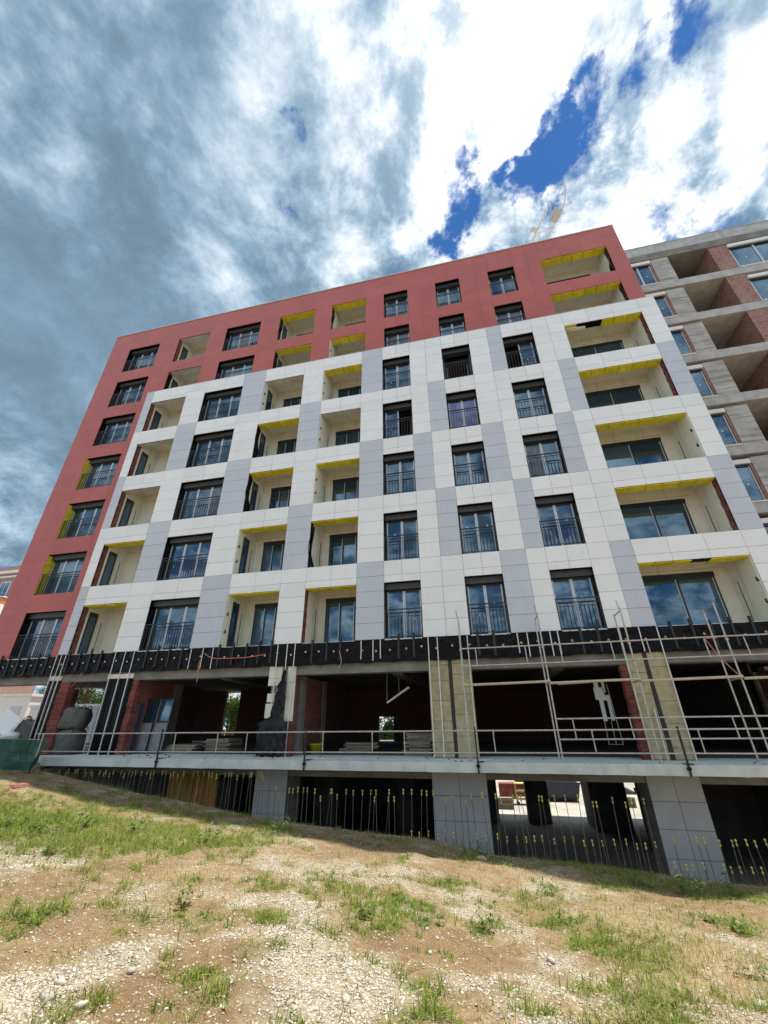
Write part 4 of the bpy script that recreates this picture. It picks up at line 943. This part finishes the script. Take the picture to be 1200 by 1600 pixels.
# ------------------------------------------------------------------ yard things seen through the basement
for i, (x, y, n, lb) in enumerate(((.75, 19, 3, 'left pallet of red blocks in the bright yard seen through the basement'), (1.9, 20.2, 4, 'right pallet of red blocks in the bright yard seen through the basement'))):
    o = empty('block_pallet', (x, y, YF), lb, 'pallet', 'pallets of blocks')
    for a in range(3): MB().box(-.6, .6, -.5+a*.4, -.4+a*.4, 0, .12).build('bearer', M_wood, o)
    for z in range(n):
        for a in range(4): MB().box(-.6+.3*a+.005, -.31+.3*a, -.5, .5, .125+.24*z, .355+.24*z).build('brick', M_brick, o)
o = empty('yellow_barrow', (1.55, 16.6, YF), 'yellow steel rack trolley in the bright yard seen through the basement', 'trolley')
for x in (-.4, .4):
    for y in (-.25, .25): MB().tube((x, y, 0), (x, y, 1.1), .03).build('upright', M_cap, o)
for z in (.25, .65, 1.05): MB().box(-.45, .45, -.3, .3, z, z+.05).build('shelf', M_cap, o)
for x in (-.35, .35): 
    w_ = MB().tube((x, -.34, .1), (x, -.29, .1), .1, 12).build('wheel', M_rub, o)
o = empty('skip_container', (4.05, 18.6, YF), 'dark blue skip topped with white boards in the yard seen through the basement', 'skip')
MB().hexa([(-.9, -.6, .1), (.9, -.6, .1), (.9, .6, .1), (-.9, .6, .1)], [(-1.1, -.75, .95), (1.1, -.75, .95), (1.1, .75, .95), (-1.1, .75, .95)]).build('body', M_blue, o)
MB().box(-1.15, 1.15, -.8, -.74, .96, 1.04).box(-1.15, 1.15, .74, .8, .96, 1.04).build('rim', M_blue, o)
for i in range(4): 
    q = MB().box(-1.0, 1.0, -.16, .16, 0, .05).build('board', M_whitepaint, o, (random.uniform(-.1, .1), -.5+.33*i, 1.05+.03*(i % 2))); q.rotation_euler.z = random.gauss(0, .06)
for i, (x, y, w_, h, mt, lb) in enumerate(((.35, 15.2, .5, .5, M_wood, 'small wooden crate nearest in the yard seen through the basement'), (3.0, 21.5, .9, .9, M_bag, 'grey wrapped crate between the pallets and the skip in the yard'), (7.2, 17, .6, .45, M_wood, 'low wooden crate in the right strip of the yard seen through the basement'))):
    o = empty('crate', (x, y, YF), lb, 'crate', 'crates in the yard'); MB().box(-w_+.02, w_-.02, -.4, .4, .05, h-.02).build('body', mt, o)
    for z in (.0, h*.45, h*.9): MB().box(-w_, w_, -.44, -.405, z, z+.1).build('slat', M_wood, o)
    for xx in (-w_, w_-.08): MB().box(xx, xx+.08, -.475, -.441, 0, h+.02).build('corner_post', M_wood, o)
o = empty('parked_van', (8.6, 24, YF), 'white van parked in the yard seen through the right basement opening', 'van')
MB().hexa([(-1, -2.3, .4), (1, -2.3, .4), (1, 2.3, .4), (-1, 2.3, .4)], [(-.9, -1.5, 2.1), (.9, -1.5, 2.1), (.95, 2.25, 2.1), (-.95, 2.25, 2.1)]).build('body', M_whitepaint, o)
MB().hexa([(-.85, -2.03, 1.3), (.85, -2.03, 1.3), (.85, -1.95, 1.3), (-.85, -1.95, 1.3)], [(-.8, -1.65, 1.95), (.8, -1.65, 1.95), (.8, -1.57, 1.95), (-.8, -1.57, 1.95)]).build('windscreen', M_glass, o)
for x in (-1.02, .82):
    for y in (-1.5, 1.5): MB().tube((x, y, .36), (x+.2, y, .36), .36, 16).build('wheel', M_rub, o)

# ------------------------------------------------------------------ trees behind
def leaf_mat(name, a, e):
    mt = bpy.data.materials.new(name); mt.use_nodes = True; q = NT(mt.node_tree)
    at = q.n('ShaderNodeAttribute', attribute_name='tone'); c = q.mix(at.outputs['Fac'], a, e)
    df = q.n('ShaderNodeBsdfDiffuse'); tr = q.n('ShaderNodeBsdfTranslucent'); q.put(df.inputs[0], c); q.put(tr.inputs[0], c)
    mx = q.n('ShaderNodeMixShader'); mx.inputs[0].default_value = .35; q.t.links.new(df.outputs[0], mx.inputs[1]); q.t.links.new(tr.outputs[0], mx.inputs[2])
    out = q.n('ShaderNodeOutputMaterial'); q.t.links.new(mx.outputs[0], out.inputs[0]); return mt
M_leaf = leaf_mat('tree_leaves', (.05, .085, .02), (.13, .19, .045))
def raw_mesh(name, V, Fc, mt, tone=None, cols=None):
    me = bpy.data.meshes.new(name); me.vertices.add(len(V)); me.vertices.foreach_set('co', V.astype(np.float32).ravel())
    k = Fc.shape[1]; me.loops.add(Fc.size); me.loops.foreach_set('vertex_index', Fc.astype(np.int32).ravel()); me.polygons.add(len(Fc))
    me.polygons.foreach_set('loop_start', np.arange(0, Fc.size, k)); me.polygons.foreach_set('loop_total', np.full(len(Fc), k)); me.update()
    if tone is not None: me.attributes.new('tone', 'FLOAT', 'POINT').data.foreach_set('value', tone.astype(np.float32))
    if cols is not None: me.attributes.new('tint', 'FLOAT_COLOR', 'POINT').data.foreach_set('color', np.concatenate([cols, np.ones((len(cols), 1))], 1).astype(np.float32).ravel())
    me.materials.append(mt); return me
def tree(x, y, z, h, r, label, nl=14000):
    o = empty('broadleaf_tree', (x, y, z), label, 'tree', 'trees behind the block'); tb = MB(); tb.tube((0, 0, 0), (.1, 0, h*.45), .2, 9, .13)
    cl = []
    for i in range(16):
        a = random.uniform(0, 6.28); rr = r*random.uniform(.2, .85); c_ = Vector((rr*math.cos(a), rr*math.sin(a), h*random.uniform(.22, .95))); cl.append((c_, r*random.uniform(.25, .42)))
        tb.tube((.05, 0, h*random.uniform(.2, .45)), c_*.95, .06, 6, .015)
    tb.build('trunk', M_bark, o)
    idx = rng.integers(0, 16, nl); ce = np.array([cl[i][0] for i in idx]); ra = np.array([cl[i][1] for i in idx])
    dv = rng.normal(size=(nl, 3)); dv /= np.linalg.norm(dv, axis=1)[:, None]; p_ = ce+dv*(ra*rng.random(nl)**.4)[:, None]
    a1 = rng.normal(size=(nl, 3)); a1 /= np.linalg.norm(a1, axis=1)[:, None]; a2 = np.cross(a1, dv); a2 /= np.linalg.norm(a2, axis=1)[:, None]+1e-6
    s = rng.uniform(.06, .13, nl)[:, None]; V = np.stack([p_-a1*s, p_+a2*s*.5, p_+a1*s, p_-a2*s*.5], 1).reshape(-1, 3); Fc = np.arange(4*nl).reshape(-1, 4)
    link('crown', raw_mesh('crown', V, Fc, M_leaf, np.repeat(rng.random(nl), 4)), o)
tree(-20.5, 20, -2.5, 8, 3, 'green tree seen through the tall slit opening at the back'); tree(-8.3, 22, YF, 8, 3, 'green tree seen through the small square opening at the back')
tree(-37, 20, 0, 8, 3.2, 'green tree above the far left white cabin'); tree(-30.5, 19, 0, 6.5, 2.6, 'dark tree behind the cabin in the narrow left bay'); tree(-44, 24, 0, 9, 3.6, 'tall tree at far left behind the white cabin')

# ------------------------------------------------------------------ ground cover
def sample(n, y0=-12.6, y1=-1.25):
    """points over the strip of ground in view, denser towards the viewer"""
    u = rng.random(n); y = y0+(y1-y0)*u**1.35
    dpt = y+14.75; x = rng.uniform(-1.25, .70, n)*dpt*1.02-.2
    return x, y
ICO = []
ph = (1+5**.5)/2
for a, c in ((1, ph), (-1, ph), (1, -ph), (-1, -ph)): ICO += [(0, a, c), (a, c, 0), (c, 0, a)]
ICO = np.array(ICO); ICO = ICO/np.linalg.norm(ICO[0])
icof = []
dd = np.linalg.norm(ICO[:, None]-ICO[None], axis=2); el = dd[dd > 1e-6].min()*1.01
for i in range(12):
    for j in range(i+1, 12):
        for k in range(j+1, 12):
            if dd[i, j] < el and dd[j, k] < el and dd[i, k] < el:
                nrm = np.cross(ICO[j]-ICO[i], ICO[k]-ICO[i]); icof.append((i, j, k) if np.dot(nrm, ICO[i]) > 0 else (i, k, j))
icof = np.array(icof)
def pebble_mat():
    mt = bpy.data.materials.new('pebbles'); mt.use_nodes = True; q = NT(mt.node_tree); bs = q.n('ShaderNodeBsdfPrincipled'); out = q.n('ShaderNodeOutputMaterial'); q.t.links.new(bs.outputs[0], out.inputs[0])
    at = q.n('ShaderNodeAttribute', attribute_name='tint'); c = q.mix(q.math('MULTIPLY', q.noise(q.n('ShaderNodeNewGeometry').outputs['Position'], 60, 3), .35), at.outputs['Color'], (.3, .26, .2))
    q.put(bs.inputs['Base Color'], c); bs.inputs['Roughness'].default_value = .9; return mt
M_peb = pebble_mat()
def pebbles(n, smin, smax, thr, label, nm):
    x, y = sample(n*4); gr, ge, dr, so2 = masks(x, y); keep = rng.random(len(x)) < (.10+.90*gr**1.2)*(1-.4*ge)*(1-.35*so2)*thr
    x, y, gr = x[keep][:n], y[keep][:n], gr[keep][:n]; n = len(x)
    s = smin+(smax-smin)*rng.random(n)**2.6; z = terr(x, y)
    sc_ = np.stack([s*rng.uniform(.7, 1.35, n), s*rng.uniform(.7, 1.35, n), s*rng.uniform(.35, .75, n)], 1)
    th = rng.random(n)*6.28; cth, sth = np.cos(th), np.sin(th)
    jit = 1+rng.uniform(-.34, .34, (n, 12))
    L_ = ICO[None]*jit[:, :, None]*sc_[:, None]; V = np.stack([L_[..., 0]*cth[:, None]-L_[..., 1]*sth[:, None]+x[:, None], L_[..., 0]*sth[:, None]+L_[..., 1]*cth[:, None]+y[:, None], L_[..., 2]+(z+s*.15)[:, None]], -1).reshape(-1, 3)
    Fc = (icof[None]+(np.arange(n)*12)[:, None, None]).reshape(-1, 3)
    base_ =   .82*np.array([[.64, .60, .51], [.54, .49, .40], [.70, .67, .60], [.42, .35, .26], [.58, .50, .37], [.48, .47, .44]])[rng.integers(0, 6, n)]*rng.uniform(.75, 1.1, (n, 1))
    o = link(nm, raw_mesh(nm, V, Fc, M_peb, cols=np.repeat(base_, 12, 0))); tag(stuff(o), label, 'gravel')
pebbles(90000, .004, .016, 1., 'pale limestone gravel scattered over the dirt slope', 'gravel')
def blade_mat():
    mt = bpy.data.materials.new('grass_blades'); mt.use_nodes = True; q = NT(mt.node_tree); at = q.n('ShaderNodeAttribute', attribute_name='tint')
    df = q.n('ShaderNodeBsdfDiffuse'); tr = q.n('ShaderNodeBsdfTranslucent'); q.put(df.inputs[0], at.outputs['Color']); q.put(tr.inputs[0], at.outputs['Color'])
    mx = q.n('ShaderNodeMixShader'); mx.inputs[0].default_value = .5; q.t.links.new(df.outputs[0], mx.inputs[1]); q.t.links.new(tr.outputs[0], mx.inputs[2])
    out = q.n('ShaderNodeOutputMaterial'); q.t.links.new(mx.outputs[0], out.inputs[0]); return mt
M_blade = blade_mat()
def blades(x, y, h, wd, lean, cols, nm, label, cat):
    n = len(x); z = terr(x, y)-.01; a = rng.random(n)*6.28; la = rng.normal(0, lean, n); ca, sa = np.cos(a), np.sin(a); bd = a+rng.normal(0, .8, n)+1.57
    V = np.zeros((n, 5, 3)); ts = (0, .55, 1.)
    for i, t in enumerate(ts):
        off_ = la*h*t*t*1.2; cx = x+np.cos(bd)*off_; cy = y+np.sin(bd)*off_; cz = z+h*t*np.sqrt(np.clip(1-(.55*la*t)**2, .15, 1)); w_ = wd*(1, .8, 0)[i]
        if i < 2: V[:, 2*i] = np.stack([cx-ca*w_, cy-sa*w_, cz], 1); V[:, 2*i+1] = np.stack([cx+ca*w_, cy+sa*w_, cz], 1)
        else: V[:, 4] = np.stack([cx, cy, cz], 1)
    b5 = (np.arange(n)*5)[:, None]; Fc = np.concatenate([b5+np.array([[0, 1, 3]]), b5+np.array([[0, 3, 2]]), b5+np.array([[2, 3, 4]])], 0)
    o = link(nm, raw_mesh(nm, V.reshape(-1, 3), Fc, M_blade, cols=np.repeat(cols, 5, 0))); tag(stuff(o), label, cat)
x, y = sample(800000); gr, ge, dr, so2 = masks(x, y); tuft = fbm(x*9, y*9, 91, 2)
keep = rng.random(len(x)) < np.clip(ge**1.3*np.clip((tuft-.34)*5, .10, 1), 0, 1)*.75; x, y, ge2, tf = x[keep], y[keep], ge[keep], tuft[keep]
pal = np.array([[.19, .27, .045], [.24, .34, .06], [.14, .20, .04], [.31, .38, .09], [.36, .36, .12], [.42, .36, .18]])
ci = np.clip((rng.random(len(x))*4+(rng.random(len(x)) < .42)*2+(fbm(x*.8, y*.8, 12, 2)-.5)*3).astype(int), 0, 5)
blades(x, y, rng.uniform(.02, .085, len(x))*(.5+np.clip(tf-.3, 0, .6)*2.2)*np.where(x < -4, 1.5, 1.), rng.uniform(.003, .0065, len(x)), 1.25, pal[ci]*rng.uniform(.75, 1.15, (len(x), 1)), 'grass', 'patchy green grass growing on the dirt slope', 'grass')
x, y = sample(600000); gr, ge, dr, so2 = masks(x, y); keep = rng.random(len(x)) < np.clip(.12+dr*.6, 0, 1)*(1-.5*so2)*.55; x, y = x[keep], y[keep]
pal = np.array([[.44, .36, .19], [.54, .46, .27], [.38, .30, .15], [.30, .235, .12]])
blades(x, y, rng.uniform(.02, .09, len(x)), rng.uniform(.002, .0035, len(x)), 1.3, pal[rng.integers(0, 4, len(x))]*rng.uniform(.8, 1.1, (len(x), 1)), 'dry_grass', 'dry straw-coloured grass lying on the dirt slope', 'dry grass')
# bigger leafy weeds, one object each
M_weed = leaf_mat('weed_leaves', (.08, .13, .035), (.20, .27, .08))
def weed(px, py, size, nl, label, upright=.5):
    q_ = ground_at(px, py); V = []; Fc = []; tone = []
    ns = max(5, nl//5); tall = random.uniform(.6, 1.3)
    for i in range(6):
        a_ = i*1.047; V += [Vector((math.cos(a_)*.35*size, math.sin(a_)*.35*size, .006)), Vector((0, 0, .02)), Vector((math.cos(a_+.5)*.35*size, math.sin(a_+.5)*.35*size, .006)), Vector((math.cos(a_+.25)*.2*size, math.sin(a_+.25)*.2*size, .002))]; tone += [.2]*4; Fc.append(tuple(len(V)-4+j for j in (0, 3, 2, 1)))
    for st in range(ns):
        a0 = random.uniform(0, 6.28); hgt = size*random.uniform(.3, 1.15)*upright*tall; out_ = size*random.uniform(.15, 1.05)*(1.25-.6*upright)
        foot = Vector((random.gauss(0, .12)*size, random.gauss(0, .12)*size, 0))
        for i in range(random.randint(4, 9)):
            t = random.random()**.7; c0 = foot+Vector((math.cos(a0)*out_*t, math.sin(a0)*out_*t, hgt*t*(1.25-.35*t)))
            a = a0+random.gauss(0, 1.1); L_ = size*random.uniform(.14, .36); wd = L_*random.uniform(.10, .24); el_ = random.gauss(.45, .45)
            dx = Vector((math.cos(a), math.sin(a), 0)); sd_ = Vector((-dx.y, dx.x, random.gauss(0, .3))); base_ = len(V); t_ = random.random()
            for u, w_ in ((0, .12), (.4, 1), (.75, .7), (1, .03)):
                c_ = c0+dx*L_*u*math.cos(el_)+Vector((0, 0, L_*(u*math.sin(el_)-.5*u*u))); V += [c_-sd_*wd*w_, c_+Vector((0, 0, -wd*.3*w_)), c_+sd_*wd*w_]; tone += [t_, t_*.7, t_]
            for k in range(3):
                for e in (0, 1): m_ = base_+k*3+e; Fc.append((m_, m_+1, m_+4, m_+3))
    o = link('weed_plant', raw_mesh('weed_plant', np.array([tuple(v) for v in V]), np.array(Fc), M_weed, np.array(tone)), None, (q_.x, q_.y, float(terr(q_.x, q_.y))))
    tag(o, label, 'weed', 'leafy weeds on the slope')
for a in ((575, 1432, .26, 44, 'broad-leaved weed on gravel left of the centre foreground', .5), (625, 1408, .22, 34, 'low leafy weed uphill of the broad-leaved one in the middle', .45), (668, 1440, .24, 36, 'leafy weed at the right end of the middle green patch', .5), (545, 1452, .13, 14, 'small round-leaved weed below the broad-leaved one', .35), (757, 1455, .26, 40, 'dark spiky weed clump on gravel right of the middle', .9), (517, 1390, .22, 34, 'bright green upright weed on the gravel streak', 1.), (858, 1398, .3, 40, 'upright bright weed below the middle grey basement pillar', 1.), (882, 1445, .26, 34, 'leafy weed at the upper left of the dark grass patch on the right', .6), (284, 1420, .28, 40, 'tall leafy weed beside red scraps left of the middle', 1.), (330, 1322, .42, 60, 'dark bushy weed at the end of the left green strip', .9), (205, 1303, .36, 44, 'upright leafy weed in the left green strip', 1.), (75, 1335, .3, 36, 'leafy weed at the left edge of the pale gravel', .7), (430, 1302, .34, 40, 'weed clump under the terrace left of the middle', .8), (700, 1383, .26, 30, 'weed on bare soil below the middle grey pillar', .7), (1110, 1440, .26, 40, 'dark leafy weed right of the dry grass', .7), (1165, 1460, .3, 44, 'bright drooping weed near the right edge', .8), (1075, 1400, .4, 40, 'weed in front of the rightmost grey basement pillar', 1.), (1000, 1382, .4, 44, 'tangled weed left of the rightmost grey basement pillar', .9), (750, 1335, .3, 34, 'weed at the foot of the middle grey basement pillar', 1.), (1150, 1400, .34, 34, 'weed by the lowest rods at the right', .9), (60, 1300, .34, 60, 'lush weed in the bright green patch at the left edge', .8), (130, 1292, .34, 50, 'lush weed right of the bright green patch at left', .9), (1180, 1530, .2, 34, 'grey-green weed near the right edge of the foreground', .7), (20, 1290, .36, 50, 'leafy weed cut by the left edge of the view', .9)): weed(*a)
# larger stones and scraps
M_stone = mat('limestone', (.32, .29, .24), (.44, .41, .35), .9, 9, 6, bump=.5, bscale=14, vary=.25)
slab_ = [(205, 1520, .05, 'flat pale stone in the lower left foreground'), (70, 1562, .07, 'largest pale stone in the lower left gravel pile'), (95, 1540, .045, 'rounded stone on the lower left gravel pile'), (672, 1490, .035, 'white stone on brown soil right of centre'), (667, 1452, .03, 'small white stone below the middle weed'), (755, 1345, .12, 'long grey rubble lump by the middle grey basement pillar'), (862, 1505, .05, 'pale stone on the right gravel patch'), (1155, 1445, .06, 'white stone beside the drooping weed at right'), (540, 1565, .05, 'pale stone in the bottom centre gravel'), (125, 1575, .05, 'brownish stone below the lower left gravel pile'), (1190, 1573, .06, 'white scrap at the right edge of the foreground')]
for px, py, s, lb in slab_:
    q_ = ground_at(px, py); V = ICO*(1+rng.uniform(-.38, .38, (12, 1)))*np.array([s*1.05, s*.75, s*.5]); o = link('stone', raw_mesh('stone', V, icof, M_stone), None, (q_.x, q_.y, float(terr(q_.x, q_.y))+s*.2)); o.rotation_euler.z = random.uniform(0, 6); tag(o, lb, 'stone')
M_scrap = mat('red_scrap', (.20, .075, .055), (.28, .13, .10), .85, 12)
for px, py, s, lb in ((262, 1450, .07, 'red plastic scrap on the ground beside the tall weed'), (30, 1228, .26, 'broken red block nearest the green net'), (12, 1240, .2, 'broken red block at the left edge below the net'), (60, 1226, .14, 'smaller broken red block right of the others by the net')):
    q_ = ground_at(px, py); o = MB().hexa([(-s, -s*.5, 0), (s*.8, -s*.6, 0), (s, s*.4, 0), (-s*.8, s*.5, 0)], [(-s*.8, -s*.4, s*.28), (s*.7, -s*.5, s*.2), (s*.8, s*.3, s*.3), (-s*.7, s*.4, s*.22)]).build('red_scrap', M_scrap, None, (q_.x, q_.y, float(terr(q_.x, q_.y))-.02)); o.rotation_euler.z = random.uniform(0, 3); tag(o, lb, 'debris')
